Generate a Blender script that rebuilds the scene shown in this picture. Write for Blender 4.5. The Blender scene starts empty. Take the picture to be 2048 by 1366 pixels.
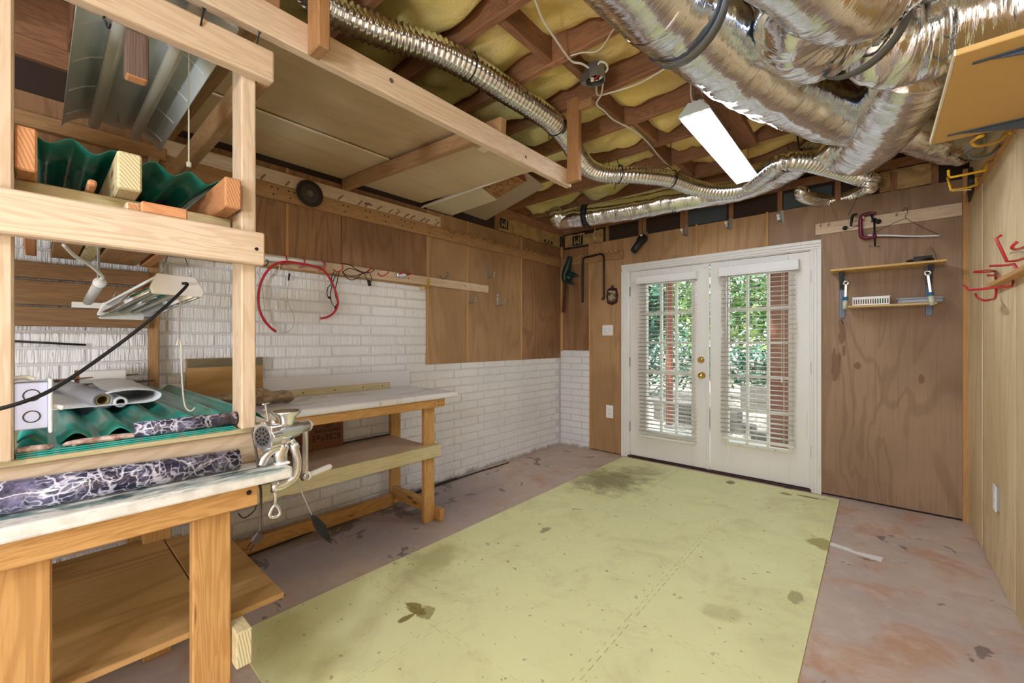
import bpy, bmesh, math, random
from mathutils import Vector as V, Matrix, noise as mnoise
R = random.Random(7)
S = bpy.context.scene
COL = S.collection
PI = math.pi
# ------------------------------------------------------------------ camera, world, light, exposure
EYE = 1.25                      # camera height; the lens looks level, 41 degrees left of the long wall
FPX = 833.0
AZ = math.radians(41.15)
cam = bpy.data.cameras.new('camera'); camo = bpy.data.objects.new('camera', cam); COL.objects.link(camo)
cam.sensor_width = 36.0; cam.lens = 36.0 * FPX / 2048.0; cam.clip_start = 0.02; cam.clip_end = 200
camo.location = (0, 0, EYE); camo.rotation_euler = (PI / 2, 0, AZ)
S.camera = camo
S.view_settings.view_transform = 'Standard'; S.view_settings.look = 'None'
S.view_settings.gamma = 1.0; S.view_settings.use_curve_mapping = False
S.view_settings.exposure = 0.8
W = bpy.data.worlds.new('world'); S.world = W; W.use_nodes = True
wn = W.node_tree.nodes; wl = W.node_tree.links
bgn = wn['Background']; bgn.inputs[0].default_value = (0.86, 0.93, 1.0, 1); bgn.inputs[1].default_value = 1.9
def lamp(name, kind, loc, rot, energy, color=(1, 1, 1), **kw):
    l = bpy.data.lights.new(name, kind); l.energy = energy; l.color = color
    for k, v in kw.items(): setattr(l, k, v)
    o = bpy.data.objects.new(name, l); o.location = loc; o.rotation_euler = rot; COL.objects.link(o); return o
lamp('sun', 'SUN', (0, -4, 8), (math.radians(38), 0, math.radians(-24)), 3.2, (1, 0.95, 0.86), angle=0.02)
# added fill lamps with no fixtures, behind the camera and overhead out of view
COOL = (0.79, 0.885, 1.0)
lamp('fill_point_a', 'POINT', (0.05, -1.45, 2.2), (0, 0, 0), 50, COOL, shadow_soft_size=0.16)
lamp('fill_point_b', 'POINT', (-0.35, -1.85, 1.15), (0, 0, 0), 68, COOL, shadow_soft_size=0.16)
lamp('fill_area_c', 'AREA', (-0.35, 0.55, 2.58), (math.radians(6), 0, 0), 13, COOL, shape='RECTANGLE', size=0.3, size_y=1.2)
TUBE_POWER = 31.0

# ------------------------------------------------------------------ photograph pixel -> point in the room
_f = V((-math.sin(AZ), math.cos(AZ), 0)); _r = V((math.cos(AZ), math.sin(AZ), 0))
def ray(u, v): return _f + _r * ((u - 1024) / FPX) + V((0, 0, (683 - v) / FPX))
def PX(u, v, x): d = ray(u, v); t = x / d.x; return V((x, d.y * t, EYE + d.z * t))
def PY(u, v, y): d = ray(u, v); t = y / d.y; return V((d.x * t, y, EYE + d.z * t))
def PZ(u, v, z): d = ray(u, v); t = (z - EYE) / d.z; return V((d.x * t, d.y * t, z))

# ------------------------------------------------------------------ mesh building
class MB:
    def __init__(s): s.v = []; s.f = []; s.uv = []; s.mi = []
    def face(s, idx, uvs, m=0): s.f.append(tuple(idx)); s.uv.append(list(uvs)); s.mi.append(m)
    def hexa(s, c, la, off=None, end=0, m=0):
        # c: 8 corners, index bit0=x bit1=y bit2=z in the box's own frame; la: long axis
        b = len(s.v); s.v += [V(p) for p in c]
        if off is None: off = (R.random() * 9, R.random() * 9)
        L = [(c[1] - c[0]).length, (c[2] - c[0]).length, (c[4] - c[0]).length]
        quads = [((0, 2, 3, 1), 2), ((4, 5, 7, 6), 2), ((0, 1, 5, 4), 1), ((2, 6, 7, 3), 1), ((0, 4, 6, 2), 0), ((1, 3, 7, 5), 0)]
        for q, ax in quads:
            oth = [a for a in (0, 1, 2) if a != ax]
            if ax != la: a, bb = la, [k for k in oth if k != la][0]
            else: a, bb = oth
            uv = []
            for i in q:
                uv.append((off[0] + (L[a] if (i >> a) & 1 else 0), off[1] + ax * 0.37 + (L[bb] if (i >> bb) & 1 else 0)))
            s.face([b + i for i in q], uv, end if ax == la else m)
        return s
    def box(s, lo, hi, la=None, end=0, m=0, off=None):
        lo = V(lo); hi = V(hi)
        lo, hi = V([min(a, b) for a, b in zip(lo, hi)]), V([max(a, b) for a, b in zip(lo, hi)])
        c = [V((hi.x if i & 1 else lo.x, hi.y if i & 2 else lo.y, hi.z if i & 4 else lo.z)) for i in range(8)]
        d = hi - lo
        if la is None: la = max(range(3), key=lambda k: d[k])
        return s.hexa(c, la, off, end, m)
    def bar(s, p, q, w, h, up=(0, 0, 1), end=0, m=0, off=None):
        p = V(p); q = V(q); a = (q - p).normalized(); side = a.cross(V(up)).normalized(); upv = side.cross(a)
        c = [(q if i & 1 else p) + side * (w / 2 if i & 2 else -w / 2) + upv * (h / 2 if i & 4 else -h / 2) for i in range(8)]
        return s.hexa(c, 0, off, end, m)
    def tube(s, path, r, n=8, sm=0, closed=False, cap=True, m=0, rfun=None, up=None, flat=None):
        P = [V(p) for p in path]
        rr = list(r) if hasattr(r, '__len__') else [r] * len(P)
        if sm:
            N = len(P); Q = []; Q2 = []
            segs = N if closed else N - 1
            for i in range(segs):
                g = lambda k: P[k % N] if closed else P[max(0, min(N - 1, k))]
                gr = lambda k: rr[k % N] if closed else rr[max(0, min(N - 1, k))]
                p0, p1, p2, p3 = g(i - 1), g(i), g(i + 1), g(i + 2)
                for k in range(sm):
                    t = k / sm
                    Q.append(0.5 * ((2 * p1) + (p2 - p0) * t + (2 * p0 - 5 * p1 + 4 * p2 - p3) * t * t + (3 * p1 - p0 - 3 * p2 + p3) * t ** 3))
                    Q2.append(gr(i) * (1 - t) + gr(i + 1) * t)
            if not closed: Q.append(P[-1]); Q2.append(rr[-1])
            P, rr = Q, Q2
        N = len(P); b = len(s.v); L = 0; nrm = None; Ls = []
        for i in range(N):
            a = P[(i + 1) % N] if (closed or i < N - 1) else P[i]
            z = P[i - 1] if (closed or i > 0) else P[i]
            T = (a - z).normalized()
            if nrm is None:
                nrm = T.cross(V(up) if up else (V((0, 0, 1)) if abs(T.z) < 0.9 else V((1, 0, 0)))).normalized()
            nrm = (nrm - T * nrm.dot(T)).normalized(); bn = T.cross(nrm)
            if i: L += (P[i] - P[i - 1]).length
            Ls.append(L)
            for k in range(n):
                an = 2 * PI * k / n; q = rr[i] * (rfun(L, an) if rfun else 1)
                s.v.append(P[i] + nrm * (math.cos(an) * q) + bn * (math.sin(an) * q * (flat or 1)))
        for i in range(N if closed else N - 1):
            j = (i + 1) % N; l0 = Ls[i]; l1 = Ls[j] if j else L + (P[0] - P[-1]).length
            for k in range(n):
                k2 = (k + 1) % n; w = 2 * PI * max(rr[i], 1e-4) / n
                s.face((b + i * n + k, b + i * n + k2, b + j * n + k2, b + j * n + k), ((l0, k * w), (l0, (k + 1) * w), (l1, (k + 1) * w), (l1, k * w)), m)
        if cap and not closed:
            s.face([b + k for k in range(n)][::-1], [(0.01 * k, 0) for k in range(n)], m)
            s.face([b + (N - 1) * n + k for k in range(n)], [(0.01 * k, 0) for k in range(n)], m)
        return s
    def lathe(s, prof, c=(0, 0, 0), axis=(0, 0, 1), n=24, m=0):
        c = V(c); a = V(axis).normalized(); x = a.orthogonal().normalized(); y = a.cross(x); b = len(s.v)
        for r, h in prof:
            for k in range(n):
                t = 2 * PI * k / n; s.v.append(c + a * h + (x * math.cos(t) + y * math.sin(t)) * r)
        for i in range(len(prof) - 1):
            for k in range(n):
                k2 = (k + 1) % n
                s.face((b + i * n + k, b + i * n + k2, b + (i + 1) * n + k2, b + (i + 1) * n + k), ((prof[i][1], k * .01), (prof[i][1], k * .01 + .01), (prof[i + 1][1], k * .01 + .01), (prof[i + 1][1], k * .01)), m)
        if prof[0][0] > 1e-5: s.face([b + k for k in range(n)][::-1], [(0.01 * k, 0) for k in range(n)], m)
        if prof[-1][0] > 1e-5: s.face([b + (len(prof) - 1) * n + k for k in range(n)], [(0.01 * k, 0) for k in range(n)], m)
        return s
    def prism(s, pts, o, ax, ay, th, m=0, me=None):
        # polygon pts in the frame (o, ax, ay), extruded th along ax x ay
        o = V(o); ax = V(ax).normalized(); ay = V(ay).normalized(); az = ax.cross(ay).normalized(); b = len(s.v); n = len(pts)
        ro = (R.random() * 5, R.random() * 5)
        for z in (0, th):
            for p in pts: s.v.append(o + ax * p[0] + ay * p[1] + az * z)
        uv = [(p[0] + ro[0], p[1] + ro[1]) for p in pts]
        s.face([b + i for i in range(n)][::-1], uv[::-1], m); s.face([b + n + i for i in range(n)], uv, m)
        l = 0
        for i in range(n):
            j = (i + 1) % n; d = math.dist(pts[i], pts[j])
            s.face((b + i, b + j, b + n + j, b + n + i), ((l, 0), (l + d, 0), (l + d, th), (l, th)), m if me is None else me); l += d
        return s
    def grid(s, fn, nu, nv, m=0, uvs=(1, 1)):
        b = len(s.v)
        for j in range(nv + 1):
            for i in range(nu + 1): s.v.append(V(fn(i / nu, j / nv)))
        for j in range(nv):
            for i in range(nu):
                k = b + j * (nu + 1) + i
                s.face((k, k + 1, k + nu + 2, k + nu + 1), [((i + a) / nu * uvs[0], (j + c) / nv * uvs[1]) for a, c in ((0, 0), (1, 0), (1, 1), (0, 1))], m)
        return s
    def sphere(s, c, r, n=12, sx=(1, 1, 1), m=0):
        c = V(c); b = len(s.v); h = n // 2
        for i in range(h + 1):
            t = PI * i / h
            for k in range(n):
                a = 2 * PI * k / n; s.v.append(c + V((math.sin(t) * math.cos(a) * r * sx[0], math.sin(t) * math.sin(a) * r * sx[1], math.cos(t) * r * sx[2])))
        for i in range(h):
            for k in range(n):
                k2 = (k + 1) % n; s.face((b + i * n + k, b + (i + 1) * n + k, b + (i + 1) * n + k2, b + i * n + k2), [(i * .1, k * .1)] * 4, m)
        return s
def mesh(name, mb, mats, org=(0, 0, 0), smooth=False):
    me = bpy.data.meshes.new(name); o = V(org)
    me.from_pydata([tuple(p - o) for p in mb.v], [], mb.f)
    ul = me.uv_layers.new(name='UVMap'); d = [c for fu in mb.uv for p in fu for c in p]
    ul.data.foreach_set('uv', d)
    for m in (mats if isinstance(mats, (list, tuple)) else [mats]): me.materials.append(m)
    if any(mb.mi): me.polygons.foreach_set('material_index', mb.mi)
    if smooth: me.polygons.foreach_set('use_smooth', [True] * len(mb.f))
    me.update(); return me
def link(name, me, parent=None, loc=(0, 0, 0), bevel=0, seg=1, sub=0, solid=0):
    o = bpy.data.objects.new(name, me); COL.objects.link(o); o.parent = parent; o.location = loc
    if solid: m = o.modifiers.new('solid', 'SOLIDIFY'); m.thickness = solid; m.offset = 0
    if sub: m = o.modifiers.new('sub', 'SUBSURF'); m.levels = sub; m.render_levels = sub
    if bevel:
        m = o.modifiers.new('bevel', 'BEVEL'); m.width = bevel; m.segments = seg; m.limit_method = 'ANGLE'; m.angle_limit = math.radians(40)
    return o
def T(name, label, cat, loc=(0, 0, 0), group=None):
    o = bpy.data.objects.new(name, None); COL.objects.link(o); o.location = loc; o.empty_display_size = .05
    o['label'] = label; o['category'] = cat
    if group: o['group'] = group
    return o
def base(o):
    l = V((0, 0, 0))
    while o is not None: l += V(o.location); o = o.parent
    return l
def part(name, mb, mats, parent, smooth=False, bevel=0, seg=1, label=None, **kw):
    o = link(name, mesh(name, mb, mats, base(parent), smooth), parent, (0, 0, 0), bevel, seg, **kw)
    if label: o['label'] = label
    return o
def one(name, label, cat, mb, mats, group=None, smooth=False, bevel=0, seg=1, loc=None, **kw):
    if loc is None:
        lo = [min(p[k] for p in mb.v) for k in range(3)]; hi = [max(p[k] for p in mb.v) for k in range(3)]
        loc = ((lo[0] + hi[0]) / 2, (lo[1] + hi[1]) / 2, lo[2])
    o = link(name, mesh(name, mb, mats, loc, smooth), None, loc, bevel, seg, **kw)
    o['label'] = label; o['category'] = cat
    if group: o['group'] = group
    return o
def struct(name, mb, mats, smooth=False, bevel=0, loc=(0, 0, 0), **kw):
    o = link(name, mesh(name, mb, mats, loc, smooth), None, loc, bevel, **kw); o['kind'] = 'structure'; return o
def B(lo, hi, **k): return MB().box(lo, hi, **k)
def text(name, body, size, loc, rot, m, parent, ext=0.0004, sx=1.0, align='CENTER'):
    # lettering, turned into a mesh
    c = bpy.data.curves.new(name, 'FONT'); c.body = body; c.size = size; c.extrude = ext; c.align_x = align; c.align_y = 'CENTER'
    c.materials.append(m); c.space_line = 0.9
    tmp = bpy.data.objects.new(name + '_curve', c); COL.objects.link(tmp)
    me = bpy.data.meshes.new_from_object(tmp.evaluated_get(bpy.context.evaluated_depsgraph_get())); bpy.data.objects.remove(tmp)
    o = bpy.data.objects.new(name, me); COL.objects.link(o); o.parent = parent
    o.location = V(loc) - base(parent); o.rotation_euler = rot; o.scale = (sx, 1, 1); return o

# ------------------------------------------------------------------ materials
def lin(h):
    h = h.lstrip('#'); o = []
    for i in (0, 2, 4):
        c = int(h[i:i + 2], 16) / 255; o.append(c / 12.92 if c <= .04045 else ((c + .055) / 1.055) ** 2.4)
    return (*o, 1)
class Mat:
    def __init__(s, name):
        s.m = bpy.data.materials.new(name); s.m.use_nodes = True; s.t = s.m.node_tree; s.b = s.t.nodes['Principled BSDF']
    def n(s, ty, **kw):
        nd = s.t.nodes.new('ShaderNode' + ty)
        for k, v in kw.items(): setattr(nd, k, v)
        return nd
    def put(s, sock, val):
        if hasattr(val, 'is_output'): s.t.links.new(val, sock)
        else: sock.default_value = val
    def set(s, **kw):
        for k, v in kw.items(): s.put(s.b.inputs[k.replace('_', ' ')], v)
        return s
    def pos(s, sc=(1, 1, 1), kind='world', rnd=0.0):
        if kind == 'uv': src = s.n('UVMap').outputs[0]
        elif kind == 'obj': src = s.n('TexCoord').outputs['Object']
        else: src = s.n('NewGeometry').outputs['Position']
        if rnd:
            oi = s.n('ObjectInfo'); a = s.n('VectorMath', operation='ADD'); sc3 = s.n('VectorMath', operation='SCALE')
            cb = s.n('CombineXYZ'); s.put(cb.inputs[0], oi.outputs['Random']); mm = s.math('FRACT', s.math('MULTIPLY', oi.outputs['Random'], 7.31)); s.put(cb.inputs[1], mm)
            s.put(sc3.inputs[0], cb.outputs[0]); s.put(sc3.inputs['Scale'], rnd); s.put(a.inputs[0], src); s.put(a.inputs[1], sc3.outputs[0]); src = a.outputs[0]
        mp = s.n('VectorMath', operation='MULTIPLY'); s.put(mp.inputs[0], src); mp.inputs[1].default_value = sc
        return mp.outputs[0]
    def noise(s, vec, scale=1, detail=3, rough=.5, dist=0, out=0):
        nd = s.n('TexNoise'); s.put(nd.inputs['Vector'], vec); nd.inputs['Scale'].default_value = scale; nd.inputs['Detail'].default_value = detail
        nd.inputs['Roughness'].default_value = rough; nd.inputs['Distortion'].default_value = dist; return nd.outputs[out]
    def vor(s, vec, scale=1, feature='F1', rand=1, out=0):
        nd = s.n('TexVoronoi', feature=feature); s.put(nd.inputs['Vector'], vec); nd.inputs['Scale'].default_value = scale; nd.inputs['Randomness'].default_value = rand; return nd.outputs[out]
    def math(s, op, a, b=0.0, clamp=False):
        nd = s.n('Math', operation=op, use_clamp=clamp); s.put(nd.inputs[0], a); s.put(nd.inputs[1], b); return nd.outputs[0]
    def step(s, val, lo, hi):
        nd = s.n('MapRange'); s.put(nd.inputs[0], val); nd.inputs[1].default_value = lo; nd.inputs[2].default_value = hi; nd.interpolation_type = 'SMOOTHSTEP'; return nd.outputs[0]
    def mix(s, fac, a, b, mode='MIX'):
        nd = s.n('Mix', data_type='RGBA', blend_type=mode); s.put(nd.inputs[0], fac); s.put(nd.inputs[6], a); s.put(nd.inputs[7], b); return nd.outputs[2]
    def bump(s, h, strength=.3, dist=.01):
        nd = s.n('Bump'); s.put(nd.inputs['Height'], h); nd.inputs['Strength'].default_value = strength; nd.inputs['Distance'].default_value = dist; s.put(s.b.inputs['Normal'], nd.outputs[0]); return s
def plain(name, hexc, rough=.5, metal=0.0, **kw):
    M = Mat(name); M.set(Base_Color=lin(hexc), Roughness=rough, Metallic=metal, **kw); return M.m
def wood(name, light, dark, knot='#5a3a1e', ring=13.0, amt=.75, knots=.10, rough=.62, grain=.35, var=.18, fine=150.0, bump=.15):
    M = Mat(name); a = M.pos((1, 1, 1), 'uv', 6.0)
    v1 = M.n('VectorMath', operation='MULTIPLY'); M.put(v1.inputs[0], a); v1.inputs[1].default_value = (.9, ring, 1)
    big = M.noise(v1.outputs[0], 1.0, 4, .55, .8)
    st = M.math('SINE', M.math('MULTIPLY', big, 95.0)); rg = M.step(st, -.6, 1.0)
    v2 = M.n('VectorMath', operation='MULTIPLY'); M.put(v2.inputs[0], a); v2.inputs[1].default_value = (4.0, fine, 1)
    fn = M.noise(v2.outputs[0], 1.0, 3, .6)
    soft = M.step(M.noise(v1.outputs[0], .35, 2), .3, .7)
    c = M.mix(M.math('MULTIPLY', rg, amt * .55), lin(light), lin(dark))
    c = M.mix(M.math('MULTIPLY', soft, amt * .5), c, lin(dark))
    c = M.mix(M.math('MULTIPLY', M.step(fn, .45, .75), grain), c, lin(dark))
    if knots:
        v3 = M.n('VectorMath', operation='MULTIPLY'); M.put(v3.inputs[0], a); v3.inputs[1].default_value = (2.6, 9.0, 1)
        d = M.vor(v3.outputs[0], 1.0); k = M.step(d, knots + .05, knots - .03)
        c = M.mix(M.math('MULTIPLY', k, .85), c, lin(knot))
    oi = M.n('ObjectInfo'); hv = M.n('HueSaturation'); M.put(hv.inputs['Color'], c)
    M.put(hv.inputs['Value'], M.math('ADD', M.math('MULTIPLY', oi.outputs['Random'], var), 1 - var / 2))
    M.set(Base_Color=hv.outputs[0], Roughness=rough); M.b.inputs['Specular IOR Level'].default_value = .3
    M.bump(M.math('ADD', fn, M.math('MULTIPLY', rg, .4)), bump, .002); return M.m
def endgrain(name, light, dark):
    M = Mat(name); a = M.pos((1, 1, 1), 'obj', 1.0)
    d = M.n('VectorMath', operation='LENGTH'); v = M.n('VectorMath', operation='ADD'); M.put(v.inputs[0], M.pos((1, 1, 1), 'uv')); v.inputs[1].default_value = (.03, .05, 0)
    fr = M.n('VectorMath', operation='FRACTION'); M.put(fr.inputs[0], v.outputs[0]); M.put(d.inputs[0], fr.outputs[0])
    w = M.math('SINE', M.math('ADD', M.math('MULTIPLY', d.outputs['Value'], 900.0), M.math('MULTIPLY', M.noise(a, 30), 4.0)))
    M.set(Base_Color=M.mix(M.step(w, -.3, 1.0), lin(light), lin(dark)), Roughness=.8); return M.m
def MIXP(name, base_fn): M = Mat(name); base_fn(M); return M.m

WOOD = wood('new_pine', '#decab2', '#b5926e', ring=9, amt=.6, knots=.085, var=.12)
WOODE = endgrain('pine_end_grain', '#dcb98c', '#b98e5c')
BENCH = wood('varnished_pine', '#cda066', '#9a6a34', ring=9, amt=.7, knots=.08, var=.12, rough=.5)
TREAT = wood('treated_pine', '#d2c6a0', '#a89468', ring=9, amt=.6, knots=.08, var=.14)
TREATE = endgrain('treated_end_grain', '#ddd3ae', '#b4a678')
JOIST = wood('old_joist', '#a87a5a', '#74503a', ring=9, amt=.8, knots=.05, var=.25, rough=.75)
OLDP = wood('aged_pine', '#b08a62', '#84603c', ring=10, amt=.7, knots=.08, var=.2, rough=.7)
DARKW = wood('dark_weathered', '#7b675c', '#4f3d38', ring=9, amt=.7, knots=0, rough=.85)
def lauan(name, light, dark, var=.16, stain=0.0, amt=.8, blobs=()):
    M = Mat(name); a = M.pos((1, 1, 1), 'uv', 5.0)
    def sc(v): n = M.n('VectorMath', operation='MULTIPLY'); M.put(n.inputs[0], a); n.inputs[1].default_value = v; return n.outputs[0]
    big = M.noise(sc((.45, 2.6, 1)), 1.0, 3, .5, .6); rings = M.step(M.math('SINE', M.math('MULTIPLY', big, 60.0)), .1, 1.0)
    fl = M.noise(sc((2.2, 70, 1)), 1.0, 3, .65); blot = M.noise(sc((1.2, 1.6, 1)), 1.0, 3, .5)
    c = M.mix(M.math('MULTIPLY', rings, .45 * amt), lin(light), lin(dark)); c = M.mix(M.math('MULTIPLY', M.step(blot, .38, .66), .55 * amt), c, lin(dark))
    c = M.mix(M.math('MULTIPLY', M.step(fl, .5, .72), .55 * amt), c, lin(dark))
    if stain:
        s1 = M.noise(M.pos((7, 7, 2.6)), 1.0, 3, .6); c = M.mix(M.math('MULTIPLY', M.step(s1, .70, .74), stain), c, lin('#6b4a34'))
    for u, v, rx, rz in blobs:
        q0 = PY(u, v, 4.236); q = M.n('VectorMath', operation='SUBTRACT'); M.put(q.inputs[0], M.pos()); q.inputs[1].default_value = (q0.x, q0.y, q0.z)
        q2 = M.n('VectorMath', operation='MULTIPLY'); M.put(q2.inputs[0], q.outputs[0]); q2.inputs[1].default_value = (1 / rx, 0, 1 / rz); l = M.n('VectorMath', operation='LENGTH'); M.put(l.inputs[0], q2.outputs[0])
        w = M.step(M.math('ADD', l.outputs['Value'], M.math('MULTIPLY', M.math('SUBTRACT', M.noise(M.pos((30, 30, 9)), 1.0, 3), .5), 2.0)), 1.15, .85); c = M.mix(M.math('MULTIPLY', w, .6), c, lin('#6b442c'))
    oi = M.n('ObjectInfo'); hv = M.n('HueSaturation'); M.put(hv.inputs['Color'], c); M.put(hv.inputs['Value'], M.math('ADD', M.math('MULTIPLY', oi.outputs['Random'], var), 1 - var / 2))
    M.set(Base_Color=hv.outputs[0], Roughness=.58); M.b.inputs['Specular IOR Level'].default_value = .35; M.bump(fl, .08, .002); return M.m
LAUAN = lauan('lauan_plywood', '#b8936c', '#8d6a48')
LAUAND = lauan('lauan_plywood_dark', '#a37c5a', '#745238', amt=1)
LAUANB = lauan('lauan_plywood_back', '#aa8c72', '#7c604a', stain=.4, blobs=[(1672, 728, .032, .115), (1683, 662, .022, .10), (1717, 732, .022, .025), (1843, 757, .014, .03), (1688, 700, .01, .04)])
PINEPLY = lauan('pine_wall_panel', '#e8d2aa', '#c9a97c', amt=.9, var=.05)
BATTEN = wood('batten_pine', '#cda06c', '#ac7c4a', ring=20, amt=.5, knots=0)
SHEET = lauan('tan_underlayment', '#cfb68f', '#b49a74', amt=.55, var=.08)
SHEETL = lauan('pale_underlayment', '#d6c29e', '#bea784', amt=.5, var=.08)
SHELFPLY = lauan('oak_plywood', '#bb9460', '#85602f', amt=1.0, var=.05)
SHELFDUST = lauan('dusty_particle_board', '#d3b49c', '#b5937d', amt=.7, var=.05, stain=.5)
MDF = plain('tan_shelf_board', '#d1a864', .5)
BRIGHTW = plain('sawn_edge', '#e6d6b8', .7)
def _brick(M):
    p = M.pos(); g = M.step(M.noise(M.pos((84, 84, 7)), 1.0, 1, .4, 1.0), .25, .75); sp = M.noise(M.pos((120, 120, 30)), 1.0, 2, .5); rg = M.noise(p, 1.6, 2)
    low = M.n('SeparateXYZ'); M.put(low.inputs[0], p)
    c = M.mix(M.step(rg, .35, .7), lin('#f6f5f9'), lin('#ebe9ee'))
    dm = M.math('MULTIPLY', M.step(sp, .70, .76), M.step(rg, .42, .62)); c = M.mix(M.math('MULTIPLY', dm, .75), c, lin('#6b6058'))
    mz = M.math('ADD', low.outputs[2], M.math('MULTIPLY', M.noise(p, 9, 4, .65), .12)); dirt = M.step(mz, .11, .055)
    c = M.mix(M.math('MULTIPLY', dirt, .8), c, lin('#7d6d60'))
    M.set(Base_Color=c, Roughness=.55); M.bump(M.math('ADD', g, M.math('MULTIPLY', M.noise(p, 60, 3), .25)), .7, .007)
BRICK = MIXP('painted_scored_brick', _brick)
MORTAR = plain('painted_mortar', '#d8d5d7', .75)
def _conc(M):
    p = M.pos((1, 1, 0)); a = M.noise(p, 1.1, 5, .6, .4); b = M.noise(p, 3.4, 5, .62, .5); d = M.noise(p, 9.0, 6, .65); s2 = M.noise(p, 2.3, 4, .7, 1.0)
    c = M.mix(M.step(a, .35, .65), lin('#cfbaaa'), lin('#bbaca8')); c = M.mix(M.math('MULTIPLY', M.step(b, .47, .66), .9), c, lin('#bf967c'))
    c = M.mix(M.math('MULTIPLY', M.step(d, .48, .7), .45), c, lin('#dccdc2'))
    sx = M.n('SeparateXYZ'); M.put(sx.inputs[0], p)
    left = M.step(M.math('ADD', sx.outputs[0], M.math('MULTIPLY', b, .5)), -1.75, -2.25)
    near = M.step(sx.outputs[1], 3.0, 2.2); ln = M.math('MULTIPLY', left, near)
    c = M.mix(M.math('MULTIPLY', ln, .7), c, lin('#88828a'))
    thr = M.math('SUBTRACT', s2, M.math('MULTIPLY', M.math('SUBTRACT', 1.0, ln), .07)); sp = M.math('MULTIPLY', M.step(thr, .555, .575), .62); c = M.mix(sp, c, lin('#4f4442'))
    sm = M.noise(p, 16, 3, .6); c = M.mix(M.math('MULTIPLY', M.step(sm, .70, .73), .5), c, lin('#6d5c56'))
    M.set(Base_Color=c, Roughness=M.math('ADD', M.math('MULTIPLY', d, .3), .45)); M.bump(d, .15, .004)
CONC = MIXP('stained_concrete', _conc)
def _foam(M):
    p = M.pos((1, 1, 0)); a = M.noise(p, .9, 4, .6, .3); b = M.noise(p, 2.6, 6, .7, .6); s2 = M.noise(p, 26, 3, .6); s3 = M.noise(p, 7.5, 4, .65)
    c = M.mix(M.step(a, .38, .66), lin('#f1f2bb'), lin('#e8e8b2')); c = M.mix(M.math('MULTIPLY', M.step(b, .46, .72), .4), c, lin('#c0b388'))
    c = M.mix(M.math('MULTIPLY', M.step(s3, .66, .72), .55), c, lin('#8d7f45')); c = M.mix(M.math('MULTIPLY', M.step(s2, .655, .71), .6), c, lin('#7a6d4a'))
    def blob(c, x, y, rx, ry, col, k, soft=.5):
        q = M.n('VectorMath', operation='SUBTRACT'); M.put(q.inputs[0], p); q.inputs[1].default_value = (x, y, 0)
        q2 = M.n('VectorMath', operation='MULTIPLY'); M.put(q2.inputs[0], q.outputs[0]); q2.inputs[1].default_value = (1 / rx, 1 / ry, 0)
        l = M.n('VectorMath', operation='LENGTH'); M.put(l.inputs[0], q2.outputs[0])
        w = M.step(M.math('ADD', l.outputs['Value'], M.math('MULTIPLY', M.math('SUBTRACT', s3, .5), 2.4)), 1.0 + soft, 1.0 - soft); return M.mix(M.math('MULTIPLY', w, k), c, lin(col))
    for u, v, rx, ry, col, k, soft in STAINS:
        q = PZ(u, v, .012); c = blob(c, q.x, q.y, rx, ry, col, k, soft)
    M.set(Base_Color=c, Roughness=.6); M.b.inputs['Specular IOR Level'].default_value = .3; M.bump(M.noise(p, 900, 2), .12, .001)
STAINS = [(1215, 960, .26, .30, '#756a45', .75, .7), (1280, 945, .16, .2, '#8a7c50', .5, .7), (830, 1218, .07, .035, '#84733a', .9, .12), (815, 1235, .02, .05, '#84733a', .9, .12),
          (850, 1225, .05, .05, '#8d7c42', .7, .12), (1640, 1085, .07, .09, '#94842f', .7, .3), (1460, 965, .035, .05, '#6d6138', .8, .2), (1620, 995, .10, .02, '#7a6a33', .8, .2), (1572, 988, .04, .03, '#7a6a33', .7, .2),
          (860, 1120, .12, .18, '#8f834f', .4, .6), (1440, 1225, .08, .06, '#b3a870', .4, .4), (1590, 1195, .03, .06, '#8f834f', .6, .2), (1090, 1060, .03, .05, '#8a7c50', .7, .2), (560, 1290, .3, .12, '#b5ae5c', .35, .7)]
FOAM = MIXP('worn_yellow_foam', _foam)
def _counter(M):
    p = M.pos((1, 1, 0)); a = M.noise(M.pos((2.5, 1.2, 0)), 2.0, 5, .7, 1.5); c = M.mix(M.step(a, .56, .62), lin('#e4e2e6'), lin('#c3bfc6')); b = M.noise(p, 5, 5, .7, .5)
    c = M.mix(M.math('MULTIPLY', M.step(b, .6, .68), .4), c, lin('#8f8785')); M.set(Base_Color=c, Roughness=.3)
COUNTER = MIXP('marbled_laminate', _counter)
def _slab(M):
    p = M.pos(); n1 = M.noise(M.pos((7, 2.2, 20)), 1.0, 5, .7, .5); n2 = M.noise(M.pos((16, 5, 30)), 1.0, 4, .7, .5); n3 = M.noise(p, 30, 3)
    c = M.mix(M.step(n3, .4, .7), lin('#e6e4e0'), lin('#d5d2cc')); sx = M.n('SeparateXYZ'); M.put(sx.inputs[0], p)
    top = M.step(sx.outputs[2], .866, .881)
    c = M.mix(M.math('MULTIPLY', M.math('MULTIPLY', M.step(n1, .52, .60), top), .85), c, lin('#2d6a66')); c = M.mix(M.math('MULTIPLY', M.math('MULTIPLY', M.step(n2, .6, .68), top), .8), c, lin('#26383a'))
    M.set(Base_Color=c, Roughness=.5); M.bump(n3, .1, .002)
SLAB = MIXP('painted_bench_slab', _slab)
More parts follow.
